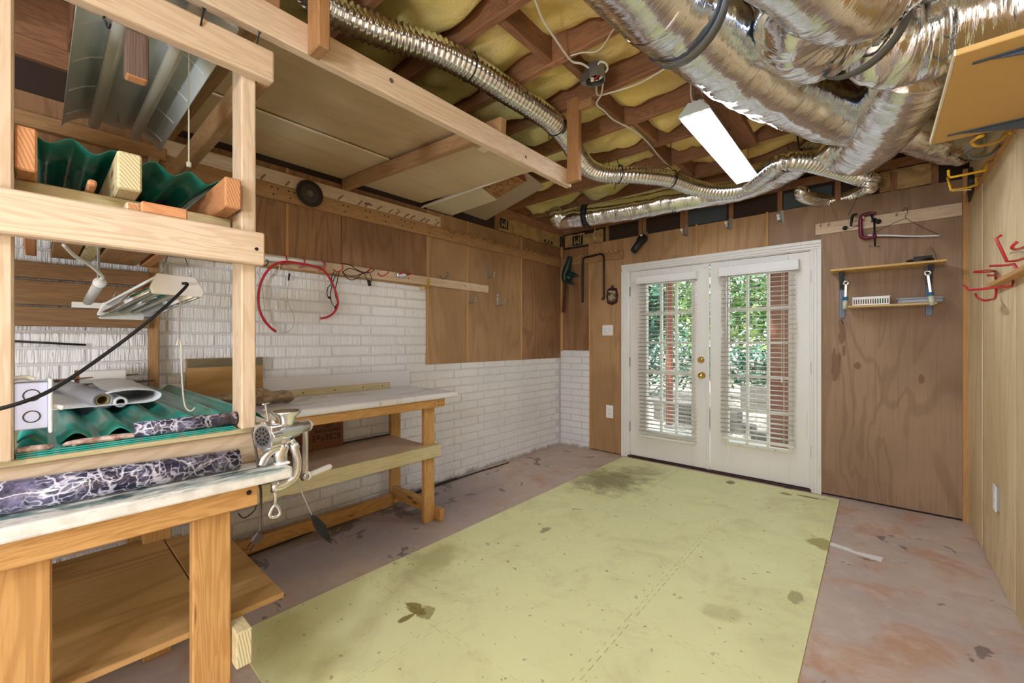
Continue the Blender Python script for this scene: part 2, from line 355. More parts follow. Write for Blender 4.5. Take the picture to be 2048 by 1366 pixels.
def _foil(M, fold, strength, dist, rough=.22):
    a = M.pos((1, 1, 1), 'uv', 3.0)
    def sc(v): n = M.n('VectorMath', operation='MULTIPLY'); M.put(n.inputs[0], a); n.inputs[1].default_value = v; return n.outputs[0]
    n1 = M.noise(sc((fold, fold * .16, 1)), 1.0, 4, .7, .9); n2 = M.noise(sc((fold * 3.2, fold * .8, 1)), 1.0, 3, .6, .6)
    h = M.math('ADD', n1, M.math('MULTIPLY', n2, .28))
    M.set(Base_Color=lin('#eef2f9'), Metallic=1.0, Roughness=rough); M.bump(h, strength, dist)
FOIL = MIXP('crinkled_foil', lambda M: _foil(M, 15.0, .42, .016, .12))
FOILR = MIXP('ribbed_foil', lambda M: _foil(M, 60.0, .4, .003, .18))
def _ins(M):
    p = M.pos(); a = M.noise(p, 4, 5, .65, .3); b = M.noise(p, 60, 4, .7); w = M.n('SeparateXYZ'); M.put(w.inputs[0], p)
    side = M.step(M.math('ADD', w.outputs[0], M.math('MULTIPLY', a, .8)), -1.4, -.4); c0 = M.mix(side, lin('#e0d488'), lin('#f0cd78'))
    c = M.mix(M.step(a, .35, .68), c0, M.mix(side, lin('#ece3a8'), lin('#f3da9c'))); c = M.mix(M.math('MULTIPLY', M.step(b, .5, .8), .25), c, lin('#a98f4a'))
    M.set(Base_Color=c, Roughness=.95); M.b.inputs['Specular IOR Level'].default_value = .05; M.bump(b, .5, .01)
INS = MIXP('yellow_fibreglass', _ins)
def _teal(M):
    p = M.pos(); a = M.noise(M.pos((3, 20, 5)), 1.0, 4, .6); d = M.noise(M.pos((14, 60, 20)), 1.0, 4, .7)
    c = M.mix(M.step(a, .3, .7), lin('#1a9389'), lin('#46ada2')); c = M.mix(M.math('MULTIPLY', M.step(d, .53, .63), DUST[0]), c, lin('#8a8068'))
    M.set(Base_Color=c, Roughness=.28); M.b.inputs['Transmission Weight'].default_value = 0.0
DUST = [.75]; TEAL = MIXP('teal_fibreglass', _teal); DUST[0] = 0.0
def _teal2(M):
    a = M.noise(M.pos((3, 20, 5)), 1.0, 3); M.set(Base_Color=M.mix(M.step(a, .3, .7), lin('#0d6a63'), lin('#1c8379')), Roughness=.22)
TEALU = MIXP('teal_fibreglass_clean', _teal2)
def _marb(M):
    p = M.pos((1, 1, 1)); w = M.noise(p, 7, 4, .6, .3, 1); q = M.n('VectorMath', operation='MULTIPLY_ADD'); M.put(q.inputs[0], w); q.inputs[1].default_value = (.13, .13, .13); M.put(q.inputs[2], p)
    e = M.vor(q.outputs[0], 46, 'DISTANCE_TO_EDGE'); e2 = M.vor(q.outputs[0], 17, 'DISTANCE_TO_EDGE'); k = M.noise(p, 9, 4, .7)
    v = M.math('ADD', M.math('MULTIPLY', M.step(e, .11, .0), M.step(k, .42, .62)), M.math('MULTIPLY', M.step(e2, .06, .0), .9), True)
    haze = M.math('MULTIPLY', M.step(M.noise(p, 14, 5, .75, .5), .42, .75), .7)
    c = M.mix(haze, lin('#2c2940'), lin('#918db2')); c = M.mix(M.math('MULTIPLY', v, .85), c, lin('#d5d2e2')); M.set(Base_Color=c, Roughness=.12)
MARB = MIXP('black_marble_vinyl', _marb)
def _osb(M):
    a = M.pos((1, 1, 1), 'uv'); v = M.vor(a, 55, 'F1', 1, 1); n = M.noise(a, 90, 3, .6, 2.0); h = M.n('SeparateXYZ'); M.put(h.inputs[0], v)
    c = M.mix(h.outputs[0], lin('#b98a52'), lin('#7d5228')); c = M.mix(M.math('MULTIPLY', M.step(n, .55, .65), .8), c, lin('#4a3018')); M.set(Base_Color=c, Roughness=.7)
AGED_SHADED = wood('shaded_old_pine', '#8f6d4c', '#664a30', ring=9, knots=.06, var=.15)  # aged pine, with the shade behind the rack put into its darker tone
OSB = MIXP('strand_board', _osb)
def _paper(M):
    p = M.pos(); c = M.mix(M.step(M.noise(p, 8, 4, .6), .4, .7), lin('#bd9d6a'), lin('#96794c')); M.set(Base_Color=c, Roughness=.75); M.bump(M.noise(p, 22, 4, .6, .6), .6, .02)
KRAFT = MIXP('kraft_paper', _paper)
def _bag(M):
    p = M.pos(); n = M.noise(p, 30, 4, .65, 1.2); M.set(Base_Color=M.mix(M.step(n, .4, .7), lin('#bba285'), lin('#8b6f56')), Roughness=.8); M.bump(n, .8, .02)
BAGP = MIXP('crumpled_brown_paper', _bag)
def _bark(M):
    p = M.pos(); n = M.noise(p, 40, 5, .7); M.set(Base_Color=M.mix(M.step(n, .4, .65), lin('#d9c3bb'), lin('#9c7568')), Roughness=.85); M.bump(n, .6, .01)
STONE = MIXP('pink_stone', _bark)
WHITE = plain('white_paint', '#eceaea', .35)
def _doorp(M):
    p = M.pos(); n = M.noise(M.pos((40, 40, 2)), 1.0, 3); M.set(Base_Color=M.mix(M.step(n, .66, .74), lin('#eeecea'), lin('#d9d5cf')), Roughness=.38)
DOORP = MIXP('white_door_paint', _doorp)
CASE = MIXP('old_white_trim', _doorp)
SPLASH = plain('white_laminate', '#e0dee4', .35)
WPLAS = plain('white_plastic', '#f1f1f3', .35)
CREAM = plain('cream_slat', '#edebe2', .4)
BLACK = plain('black_rubber', '#17171a', .5)
IRON = plain('dark_iron', '#2b2a2c', .5, .6)
STEEL = plain('bare_steel', '#b9bcc0', .3, 1.0)
ZINC = plain('zinc_bracket', '#a7abae', .38, .9)
ALU = plain('polished_aluminium', '#eef0f4', .27, 1.0)
CHROME = plain('chrome', '#dfe2e6', .1, 1.0)
BRASS = plain('brass', '#e8c878', .22, 1.0)
RED = plain('red_vinyl', '#bf1f26', .35)
YEL = plain('yellow_vinyl', '#dba520', .35)
GREYP = plain('grey_plastic', '#a8aab6', .5)
BOXG = plain('grey_box_enamel', '#b9bcd2', .35)
SLATE = plain('slate_bracket', '#57606d', .4, .5)
PURP = plain('purple_enamel', '#6d1136', .3)
GREEN = plain('dark_green_plastic', '#143331', .45)
MAROON = plain('maroon_frame', '#43121c', .4)
DKBROWN = plain('dark_brown', '#3a1b18', .5)
WIREW = plain('white_cable', '#e4dfd2', .5)
BLUE = plain('blue_band', '#2a6a94', .45)
STRAP = plain('black_strap', '#1c1e24', .6)
STRAPG = plain('grey_strap', '#6a6c6c', .6)
VINYLW = plain('pale_vinyl', '#d3d5d8', .35)
VINYLG = plain('grey_vinyl', '#85848c', .35)
CARD = plain('cardboard', '#8d6242', .8)
CARDD = plain('printed_brown_cardboard', '#7c4f33', .8)
INK = plain('black_ink', '#2b211c', .8)
FROST = plain('translucent_tube', '#c9c8c8', .3)
LAMPR = plain('lamp_reflector', '#a9adb2', .4)
REFL = plain('white_reflector', '#dde5e4', .3)
TUBEOFF = plain('unlit_tube', '#c9c5b8', .3)
GOLDB = plain('gold_brown', '#8a7a50', .6)
SHADOW = plain('hole_dark', '#1a120c', .9)
SHEATH = plain('dark_sheathing', '#3a2a24', .9)
SHEATHB = plain('blue_grey_sheathing', '#4a535c', .8)
def emis(name, col, st):
    M = Mat(name); M.set(Base_Color=(.9, .9, .9, 1), Emission_Color=col, Emission_Strength=st); return M.m
TUBEON = emis('lit_tube', (.88, .94, 1, 1), TUBE_POWER)
def _glass(M):
    M.set(Base_Color=(1, 1, 1, 1), Roughness=0.0, Metallic=0.0); M.b.inputs['Transmission Weight'].default_value = 1.0; M.b.inputs['IOR'].default_value = 1.0; M.b.inputs['Specular IOR Level'].default_value = .6
def thin_glass():
    m = bpy.data.materials.new('window_glass'); m.use_nodes = True; t = m.node_tree; t.nodes.clear()
    o = t.nodes.new('ShaderNodeOutputMaterial'); tr = t.nodes.new('ShaderNodeBsdfTransparent'); gl = t.nodes.new('ShaderNodeBsdfGlossy'); gl.inputs['Roughness'].default_value = .02
    mx = t.nodes.new('ShaderNodeMixShader'); mx.inputs[0].default_value = .06; tr.inputs[0].default_value = (.95, .98, .97, 1)
    t.links.new(tr.outputs[0], mx.inputs[1]); t.links.new(gl.outputs[0], mx.inputs[2]); t.links.new(mx.outputs[0], o.inputs[0]); return m
GLASS = thin_glass()
def leafm(name, a, b):
    M = Mat(name); oi = M.n('ObjectInfo'); n = M.noise(M.pos(), 3.5, 3); c = M.mix(M.step(n, .3, .7), lin(a), lin(b)); M.set(Base_Color=c, Roughness=.45)
    M.b.inputs['Subsurface Weight'].default_value = 0.0; return M.m
LEAFA = leafm('broad_leaf', '#356a3c', '#739d50'); LEAFB = leafm('glossy_leaf', '#22553f', '#4f8a72'); LEAFC = leafm('light_leaf', '#5c8c3e', '#a6c262')
BARKM = plain('tree_bark', '#5a4c42', .9)
REDPOST = wood('red_stained_post', '#935c49', '#6c3f30', knots=0, ring=8, amt=.6)
def _mulch(M):
    p = M.pos((1, 1, 0)); n = M.noise(p, 16, 4, .7); M.set(Base_Color=M.mix(M.step(n, .42, .6), lin('#8f7d70'), lin('#d9cfc6')), Roughness=.9)
MULCH = MIXP('leaf_litter', _mulch)
PATIO = plain('patio_concrete', '#bcb6b0', .8)
TIMBER = plain('grey_timber', '#6a6660', .85)
# ------------------------------------------------------------------ the room
XL, XR, YB, YR, ZC = -2.90, 0.48, 4.24, -2.6, 2.86
JZ = 2.62                                    # underside of the joists
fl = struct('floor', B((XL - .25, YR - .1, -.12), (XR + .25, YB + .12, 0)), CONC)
# left wall: mortar body, bricks, plywood panels, battens, top plate
wall_left = struct('wall_left', B((XL - .2, YR, 0), (XL - .006, YB + .1, ZC)), MORTAR)
BL, BH, RH = .295, .0655, .0762
def brick_mesh(k, L):
    m = MB(); j = lambda s: R.uniform(-s, s); d = .028
    c = [V(((d if i & 1 else 0) , (L if i & 2 else 0) + j(.0015), (BH if i & 4 else 0) + j(.0012))) for i in range(8)]
    for i in (1, 3, 5, 7): c[i].x += j(.0015)
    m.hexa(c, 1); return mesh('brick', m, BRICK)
BR = {L: [brick_mesh(k, L) for k in range(4)] for L in (BL, BL * .5)}
def brick(y, z, L, parent, x, rot=0):
    o = link('brick', R.choice(BR[L]), parent, (x + R.uniform(-.0015, .0015), y, z), .0035, 1); o.rotation_euler.z = rot; return o
for row in range(23):
    z = .006 + row * RH; y = -.24 + (row % 2) * .085 + 0.02
    while y < YB:
        top = 1.05 if y > 2.2 else 1.74
        if z < top and y + BL < YB + .05: brick(y, z, BL, wall_left, XL - .028)
        elif z < top and y + BL * .5 < YB + .03: brick(y, z, BL * .5, wall_left, XL - .028)
        y += BL + .0095
def ply(name, lo, hi, m, parent, **k): return part(name, B(lo, hi, la=2), m, parent, bevel=.002, **k)
ys = [-.3, 1.08, 2.208, 2.672, 3.463, YB - .012]
mats = [LAUAND, LAUAND, LAUAN, LAUAN, LAUAND]
for i in range(5):
    if i == 1:
        ply('plywood_panel', (XL - .004, ys[1] + .006, 1.735), (XL + .008, 1.444, 2.38), LAUAND, wall_left)
        ply('plywood_panel', (XL - .004, 1.447, 1.735), (XL + .008, ys[2] - .006, 2.38), LAUAND, wall_left); continue
    ply('plywood_panel', (XL - .004, ys[i] + .006, 1.052 if i > 1 else 1.735), (XL + .008, ys[i + 1] - .006, 2.38), mats[i], wall_left)
for i, y in enumerate(ys[1:-1]):
    part('batten', B((XL, y - .009, 1.05 if i > 0 else 1.735), (XL + .014, y + .009, 2.38), la=2), BATTEN, wall_left, bevel=.002)
part('corner_batten', B((XL + .008, YB - .034, 1.13), (XL + .034, YB - .01, 2.40), la=2), BATTEN, wall_left, bevel=.002)
part('dark_gap', B((XL - .02, YR, 2.38), (XL - .002, YB, 2.62)), SHEATH, wall_left)
part('top_plate', B((XL - .03, YR, 2.53), (XL + .03, YB, 2.62), la=1), JOIST, wall_left, bevel=.003)
part('rim_board', B((XL - .03, YR, 2.62), (XL + .004, YB, ZC), la=1), JOIST, wall_left)
for y in (2.45, 3.05): part('stud', B((XL - .01, y, 2.38), (XL + .012, y + .04, 2.53), la=2), JOIST, wall_left)
# back wall, left and right of the doors
DX0, DX1, DH = -2.10, -.335, 2.084           # outer edges of the casing
m = MB(); m.box((XL - .2, YB + .012, 0), (DX0 + .04, YB + .12, ZC)); m.box((DX1 - .04, YB + .012, 0), (XR + .2, YB + .12, ZC)); m.box((DX0 + .04, YB + .012, DH - .03), (DX1 - .04, YB + .12, ZC))
wall_back = struct('wall_back', m, SHEATH)
for row in range(15):
    z = .006 + row * RH
    ws = [(XL + .005, BL), (XL + .005 + BL + .0095, BL * .5 - .055)] if row % 2 else [(XL + .005, BL * .5), (XL + .005 + BL * .5 + .0095, BL - .055)]
    if z + BH > 1.14: break
    for x, L in ws:
        mm = MB(); L2 = min(L, -2.502 - x); mm.box((x, YB - .03 + R.uniform(-.002, .002), z), (x + L2, YB + .012, z + BH), la=0)
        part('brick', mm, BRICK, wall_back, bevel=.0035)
part('mortar_bed', B((XL, YB - .026, 0), (-2.505, YB + .011, 1.145)), MORTAR, wall_back)
for x0, x1, z0, mt in ((XL + .03, -2.512, 1.146, LAUAND), (-2.494, DX0 + .01, 0.01, LAUAN), (DX0 + .012, -1.322, DH - .02, LAUAN), (-1.306, -.729, DH - .02, LAUAN), (-.713, DX1 - .005, DH - .02, LAUANB), (DX1 - .01, XR - .025, .015, LAUANB)):
    ply('plywood_panel', (x0, YB - .004, z0), (x1, YB + .011, 2.38 if x0 > -2.6 else 2.36), mt, wall_back)
for x, z0 in ((-2.503, 0), (-1.314, DH - .01), (-.721, DH - .01)):
    part('batten', B((x - .009, YB - .012, z0), (x + .009, YB + .01, 2.39), la=2), BATTEN, wall_back, bevel=.002)
part('corner_batten', B((XR - .028, YB - .026, 0), (XR, YB + .01, 2.44), la=2), BATTEN, wall_back, bevel=.002)
part('top_plate', B((XL, YB - .01, 2.55), (XR, YB + .10, 2.62), la=0), JOIST, wall_back, bevel=.003)
for x in (-2.30, -1.91, -1.865, -1.475, -1.435, -1.03, -.645, -.25, .08, .3):
    part('stud', B((x, YB - .002, 2.36), (x + .038, YB + .03, 2.56), la=2), JOIST if x > -1.6 else OLDP, wall_back, bevel=.002)
part('sheathing_strip', B((-.60, YB + .004, 2.385), (-.27, YB + .011, 2.52)), SHEATHB, wall_back)
part('sheathing_strip', B((-1.40, YB + .004, 2.39), (-1.05, YB + .011, 2.54)), SHEATHB, wall_back)
# right wall: boards with dark and light grooves, rail, upper band
wall_right = struct('wall_right', B((XR + .012, YR, 0), (XR + .2, YB + .1, ZC)), SHEATH)
gr = [4.205, 3.82, 3.475, 3.40, 3.02, 2.6, 2.2, 1.8, 1.4, 1.0, .6, .2, -.4, -1.0, -1.6, -2.2]
gr = [YB - .004, YB - .05] + [PX(u, 800, XR).y for u in (1966, 2031)] + [2.5, 2.1, 1.7, 1.3, .9, .5, .1, -.3, -.7, -1.1, -1.5, -1.9, -2.3, YR]
for i in range(len(gr) - 1):
    a, b2 = gr[i], gr[i + 1]; g0 = .024 if i == 2 else .004
    part('wall_board', B((XR - .001, a - g0, .005), (XR + .012, b2 + (.024 if i == 1 else .004), 2.215), la=2), PINEPLY, wall_right, bevel=.002)
part('groove_strip', B((XR + .004, gr[2] - .03, .01), (XR + .012, gr[2] + .03, 2.2), la=2), AGED_SHADED, wall_right)
part('upper_band', B((XR - .018, YR, 2.20), (XR + .012, YB - .03, 2.262), la=1), BATTEN, wall_right, bevel=.003)
part('upper_board', B((XR + .002, YR, 2.262), (XR + .012, YB - .03, ZC), la=1), SHEETL, wall_right)
# rear wall
struct('wall_rear', B((XL - .2, YR - .1, 0), (XR + .2, YR, ZC)), SHEETL)
# ceiling: subfloor, joists, blocking, insulation
ceil = struct('ceiling', B((XL - .2, YR - .1, ZC), (XR + .2, YB + .12, ZC + .06)), SHEATH)
JY = [4.03, 3.635, 3.238, 2.854, 2.456, 2.046, 1.675, 1.277, .885, .49, .1, -.3, -.7, -1.1, -1.5, -1.9, -2.3]
for y in JY:
    part('joist', B((XL - .02, y, JZ), (XR + .02, y + .038, ZC), la=0), JOIST, ceil, bevel=.003)
XB = -1.19
for i in range(len(JY) - 1):
    x = XB + (.03 if i % 2 else -.03); part('blocking', B((x - .019, JY[i + 1] + .038, JZ + .01), (x + .019, JY[i], ZC), la=1), JOIST, ceil, bevel=.002)
def batt(x0, x1, y0, y1, k):
    nu, nv = max(6, int((x1 - x0) / .045)), 10
    def fn(u, v):
        x = x0 + (x1 - x0) * u; y = y0 + (y1 - y0) * v; e = min(1, 5 * min(v, 1 - v) + .25) * min(1, (x1 - x0) * 8 * min(u, 1 - u) + .3)
        h = mnoise.fractal(V((x * 3.2, y * 4 + k, k * 1.7)), 1, 2, 4) * .05 + abs(mnoise.noise(V((x * 1.7 + k, y * 2, 3.1)))) * .06
        return (x, y, 2.755 - e * (.06 + h * 1.7))
    part('insulation_batt', MB().grid(fn, nu, nv), INS, ceil, smooth=True)
for i in range(len(JY) - 1):
    y0, y1 = JY[i + 1] + .039, JY[i] - .001
    if y1 < -.4: continue
    cuts = [XL, -2.2 + R.uniform(-.2, .2), XB - .02 + (.03 if i % 2 else -.03), -.35 + R.uniform(-.25, .25), XR]
    for a, b2 in zip(cuts, cuts[1:]):
        if R.random() > .06 and not (y1 < .45 and b2 < -1.0): batt(a + .005 + (.03 if a > -1.3 and a < -1 else 0), b2 - .005, y0, y1, i + a)
part('insulation_batt', MB().grid(lambda u, v: (XL + u * (XR - XL), 4.07 + v * .17, 2.76 - .05 * mnoise.noise(V((u * 20, v * 2, 0)))), 60, 4), INS, ceil, smooth=True)
part('notched_joist_end', B((-.745, 2.40, JZ - .004), (-.655, 3.24, JZ + .0), la=1), JOIST, ceil)
part('flat_joist', B((-.75, 2.33, JZ - .045), (-.60, 3.22, JZ), la=1), JOIST, ceil, bevel=.003)

# ------------------------------------------------------------------ french doors
casing = MB(); w = .07
def molding(m, x0, x1, z0, z1, vert, flip):
    # stepped profile: three strips, thickest at the outer edge
    for a, b2, d in ((0, .42, .026), (.42, .74, .019), (.74, 1, .013)):
        if vert:
            p, q = (x0 + (x1 - x0) * a, x0 + (x1 - x0) * b2) if not flip else (x1 - (x1 - x0) * a, x1 - (x1 - x0) * b2)
            m.box((p, YB - d, z0), (q, YB + .012, z1))
        else: m.box((x0, YB - d, z1 - (z1 - z0) * a), (x1, YB + .012, z1 - (z1 - z0) * b2))
cas = bpy.data.objects.new('trim_1', None); COL.objects.link(cas); cas['kind'] = 'structure'
for nm, args in (('left_casing', (DX0, DX0 + w, 0, DH - w, True, False)), ('right_casing', (DX1 - w, DX1, 0, DH - w, True, True)), ('head_casing', (DX0, DX1, DH - w, DH, False, False))):
    mm = MB(); molding(mm, *args); part(nm, mm, CASE, cas, bevel=.004, seg=2)
mm = MB(); mm.box((DX0 + .045, YB + .006, 0), (DX0 + w + .012, YB + .11, DH - w)); mm.box((DX1 - w - .012, YB + .006, 0), (DX1 - .045, YB + .11, DH - w)); mm.box((DX0 + .05, YB + .006, DH - w - .008), (DX1 - .05, YB + .11, DH - .03))
part('jamb', mm, CASE, cas, bevel=.002)
part('threshold', B((DX0 + .05, YB - .01, .001), (DX1 - .05, YB + .11, .018)), DKBROWN, cas, bevel=.003)
def leaf(n, x0, x1, g0, g1, cols, knob):
    root = bpy.data.objects.new('door_%d' % n, None); COL.objects.link(root); root['kind'] = 'structure'; root.location = (x0, YB, 0)
    zb, zt, gz0, gz1 = .024, DH - w - .012, .318, 1.852; y0, y1 = YB + .014, YB + .058
    m = MB(); m.box((x0, y0, zb), (g0, y1, zt), la=2); m.box((g1, y0, zb), (x1, y1, zt), la=2); m.box((g0, y0, zb), (g1, y1, gz0), la=0); m.box((g0, y0, gz1), (g1, y1, zt), la=0)
    part('door_slab', m, DOORP, root, bevel=.002)
    m = MB(); t = .03
    for a in ((g0 - t, gz0 - t, g0, gz1 + t), (g1, gz0 - t, g1 + t, gz1 + t), (g0, gz0 - t, g1, gz0), (g0, gz1, g1, gz1 + t)): m.box((a[0], y0 - .012, a[1]), (a[2], y0 + .004, a[3]))
    lf = part('lite_frame', m, CREAM, root, bevel=.004)
    zs = [gz0 + (gz1 - gz0) * k / 5 for k in range(6)]
    for x in cols[1:-1]: part('muntin', B((x - .011, y0 - .004, gz0), (x + .011, y1 - .01, gz1), la=2), CREAM, root, bevel=.003)
    for z in zs[1:-1]: part('muntin', B((g0, y0 - .003, z - .011), (g1, y1 - .011, z + .011), la=0), CREAM, root, bevel=.003)
    for a, b2 in zip(cols, cols[1:]):
        for c, d in zip(zs, zs[1:]): part('pane', B((a + .002, y0 + .02, c + .002), (b2 - .002, y0 + .023, d - .002)), GLASS, root)
    hx = x0 - .006 if n == 1 else x1 + .006
    for z in (.28, .98, 1.74): part('hinge', MB().tube([(hx, y0 - .006, z), (hx, y0 - .006, z + .1)], .007, 8), IRON if n == 2 else ZINC, root, smooth=True)
    for k in range(3): part('screw_cover', MB().lathe([(.004, 0), (.004, .002)], (g0 + (g1 - g0) * (.2 + .3 * k), y0 - .012, gz0 - .015), (0, -1, 0), 8), IRON, lf)
    if knob:
        c = PY(1402, 720, y0); db = part('deadbolt', MB().lathe([(.0, .022), (.012, .022), (.016, .016), (.030, .012), (.033, 0)], (c.x, y0, c.z), (0, -1, 0), 20), BRASS, root, smooth=True)
        part('thumb_turn', B((c.x - .014, y0 - .036, c.z - .004), (c.x + .014, y0 - .02, c.z + .004)), BRASS, db, bevel=.002)
        c = PY(1402, 751, y0 - .03); part('door_knob', MB().lathe([(0, .065), (.016, .064), (.026, .055), (.028, .045), (.022, .034), (.012, .028), (.011, .014), (.031, .010), (.033, 0)], (c.x, y0, c.z), (0, -1, 0), 20), BRASS, root, smooth=True)
        c = PY(1410, 531, y0); part('latch_catch', B((c.x - .016, y0 - .012, c.z - .02), (c.x + .016, y0 + .002, c.z + .02)), WPLAS, root, bevel=.003)
        part('astragal', B((x1 - .012, y0 - .012, zb), (x1 + .016, y0 + .004, zt), la=2), DOORP, root, bevel=.003)
    return root
leaf(1, -2.006, -1.218, -1.823, -1.367, [-1.823, -1.673, -1.518, -1.367], True)
leaf(2, -1.196, -.408, -1.035, -.565, [-1.035, -.881, -.717, -.565], False)

# ------------------------------------------------------------------ outside the doors
struct('ground', B((-30, YB + .12, -.3), (22, 40, -.14)), MULCH)
struct('terrace', B((-3.2, YB + .13, -.139), (.9, 6.3, -.07)), PATIO)
def post(x, y, w, label, z1=3.4):
    t = T('deck_post', label, 'post', (x, y, -.14)); part('shaft', B((x - w / 2, y - w / 2, -.07), (x + w / 2, y + w / 2, z1), la=2), REDPOST, t, bevel=.006)
    part('foot', B((x - w * .8, y - w * .8, -.14), (x + w * .8, y + w * .8, -.04)), PATIO, t, bevel=.01)
p = PZ(1352, 860, -.1); post(-2.42, 6.5, .085, 'slim red-brown post outside, seen through the left glass door')
post(-.815, 5.6, .19, 'thick red-brown post outside, seen through the right glass door')
post(-.52, 6.1, .12, 'thin red-brown post just right of the thick one outside the right door')
t = T('deck_joist', 'brown deck beam high outside over the right glass door', 'beam', (-.6, 6.0, 2.25))
part('beam_board', B((-3.4, 5.9, 2.25), (1.6, 5.95, 2.45), la=0), DARKW, t, bevel=.004)
for k in range(9): part('deck_slat', B((-3.4 + k * .55, 4.5, 2.46), (-3.0 + k * .55, 7.0, 2.49), la=1), DARKW, t)
def course(m_, n, x0, y0, dx, dy, L, h, z0, name, label):
    t = T(name, label, 'wall', (x0, y0, z0))
    for r_ in range(n):
        p = V((x0, y0, z0 + h * (r_ + .5))); q = p + V((dx, dy, 0)).normalized() * (L * (1 - .12 * r_)); part('timber', MB().bar(p, q, .16, h * .96), m_, t, bevel=.01)
course(TIMBER, 2, -3.0, 7.4, 1, -.25, 1.7, .16, -.14, 'garden_edging', 'low grey timber edging outside the left glass door')
course(TIMBER, 3, -2.1, 9.6, 1, .05, 4.2, .16, -.14, 'retaining_wall', 'dark timber retaining wall behind the leaf litter outside the right door')
course(TIMBER, 1, -1.3, 6.6, 1, -.1, 1.8, .14, -.14, 'step_timber', 'grey timber step at the edge of the terrace outside')
def leaves(c, rad, n, size, m_, seed, flat=.75):
    rr = random.Random(seed); m = MB(); c = V(c)
    for _ in range(n):
        d = V((rr.gauss(0, 1), rr.gauss(0, 1), rr.gauss(0, 1))).normalized() * (rr.random() ** .45)
        p = c + V((d.x * rad[0], d.y * rad[1], d.z * rad[2])); a = V((rr.gauss(0, 1), rr.gauss(0, 1), rr.gauss(0, .5) - .25)).normalized(); b2 = a.cross(V((rr.gauss(0, .4), rr.gauss(0, .4), 1))).normalized()
        s2 = size * rr.uniform(.6, 1.3); i = len(m.v); m.v += [p - a * s2, p + b2 * s2 * .38, p + a * s2, p - b2 * s2 * .38]; m.face((i, i + 1, i + 2, i + 3), [(0, 0)] * 4)
    return m
def plant(name, label, cat, x, y, parts_, trunk=None, group=None):
    t = T(name, label, cat, (x, y, -.14))
    for k, (dx, dy, dz, rad, n, size, m_) in enumerate(parts_):
        o = part('foliage', leaves((x + dx, y + dy, dz), rad, n, size, m_, hash((x, y, k)) % 9999 if False else int(abs(x * 71 + y * 37 + k * 13))), m_, t); o['kind'] = 'stuff'
    if trunk: part('trunk', MB().tube([(x, y, -.14), (x + trunk[2] * .4, y, trunk[1] * .5), (x + trunk[2], y, trunk[1])], [trunk[0], trunk[0] * .8, trunk[0] * .5], 8, 3), BARKM, t, smooth=True)
plant('broadleaf_shrub', 'pale long-leaved shrub filling the upper left door glass outside', 'shrub', -3.9, 8.2, [(0, 0, 1.9, (.95, .5, .95), 900, .17, LEAFB), (-.5, -.2, 1.35, (.5, .4, .6), 260, .16, LEAFC)], (.06, 1.6, .1))
plant('garden_bush', 'dark glossy bush low outside the left door', 'bush', -4.4, 10.6, [(0, 0, .75, (1.5, .7, .95), 1800, .09, LEAFB)])
plant('garden_bush', 'round bush low outside the right door above the timber wall', 'bush', -1.9, 11.2, [(0, 0, .62, (1.7, .6, .55), 1800, .09, LEAFB)])
plant('garden_bush', 'green bush far right outside the right door', 'bush', .6, 10.8, [(0, 0, .7, (.9, .6, .8), 900, .10, LEAFA)])
for i, (x, y, h, s2, lab) in enumerate([(-9.5, 19, 4.6, 3.2, 'wide leafy tree beyond the left glass door'), (-5.2, 17, 4.4, 2.7, 'leafy tree standing between the two door views'), (-1.9, 16, 3.9, 2.6, 'sunlit tree in the middle of the right door view'), (1.6, 18, 4.4, 2.8, 'leafy tree at the right edge of the right door view'), (-7.2, 26, 5.5, 4.2, 'tall tree far behind the left door view'), (-2.4, 27, 5.2, 4.2, 'tall tree far behind the right door view'), (3.5, 27, 5.4, 4, 'far tree seen past the thick red post')]):
    plant('garden_tree', lab, 'tree', x, y, [(0, 0, h * .62, (s2, s2 * .6, h * .6), 2600, .16, LEAFA), (.3, -s2 * .3, h * .5, (s2 * .8, s2 * .4, h * .45), 900, .15, LEAFC)], (.16, h * .8, .3), 'trees in the garden')
# ------------------------------------------------------------------ floor mat: 18 interlocking foam tiles
mat = T('foam_floor_mat', 'worn yellow-green interlocking foam mat in the middle of the floor', 'mat', (-1.13, 2.38, 0))
MX0, MX1, MY0, MY1 = -2.045, -.215, .545, 4.155
tw, tl, NT = (MX1 - MX0) / 3, (MY1 - MY0) / 6, 9
def seam(a, b2, axis, sign):
    # crenellated line from a to b along one axis; returns (along, across) points
    pts = []; L = (b2 - a) / (2 * NT + 1)
    for k in range(2 * NT + 1):
        d = sign * .011 * (1 if k % 2 else -1); s0 = a + k * L; s1 = s0 + L; f = .0035 if k % 2 else -.0035
        pts += [(s0 - f, d), (s1 + f, d)]
    return pts
def edge_tile(i, j):
    x0, x1, y0, y1 = MX0 + i * tw, MX0 + (i + 1) * tw, MY0 + j * tl, MY0 + (j + 1) * tl; g = .0011; p = []
    def run(a, b2, axis, pos, inner, g_):
        if not inner: return [(a, pos), (b2, pos)] if axis == 0 else [(pos, a), (pos, b2)]
        q = seam(a + .012, b2 - .012, axis, 1); q = [(a, q[0][1])] + q + [(b2, q[-1][1])]
        return [(s, pos + d + g_) if axis == 0 else (pos + d + g_, s) for s, d in q]
    p += run(x0 + g, x1 - g, 0, y0, j > 0, g); p += run(y0 + g, y1 - g, 1, x1, i < 2, -g)
    p += run(x0 + g, x1 - g, 0, y1, j < 5, -g)[::-1]; p += run(y0 + g, y1 - g, 1, x0, i > 0, g)[::-1]
    return p
def clean(p):
    q = []
    for a in p:
        if not q or math.dist(a, q[-1]) > 1e-5: q.append(a)
    return q
for i in range(3):
    for j in range(6):
        part('foam_tile', MB().prism(clean(edge_tile(i, j)), (0, 0, R.uniform(.0, .001)), (1, 0, 0), (0, 1, 0), .012), FOAM, mat)
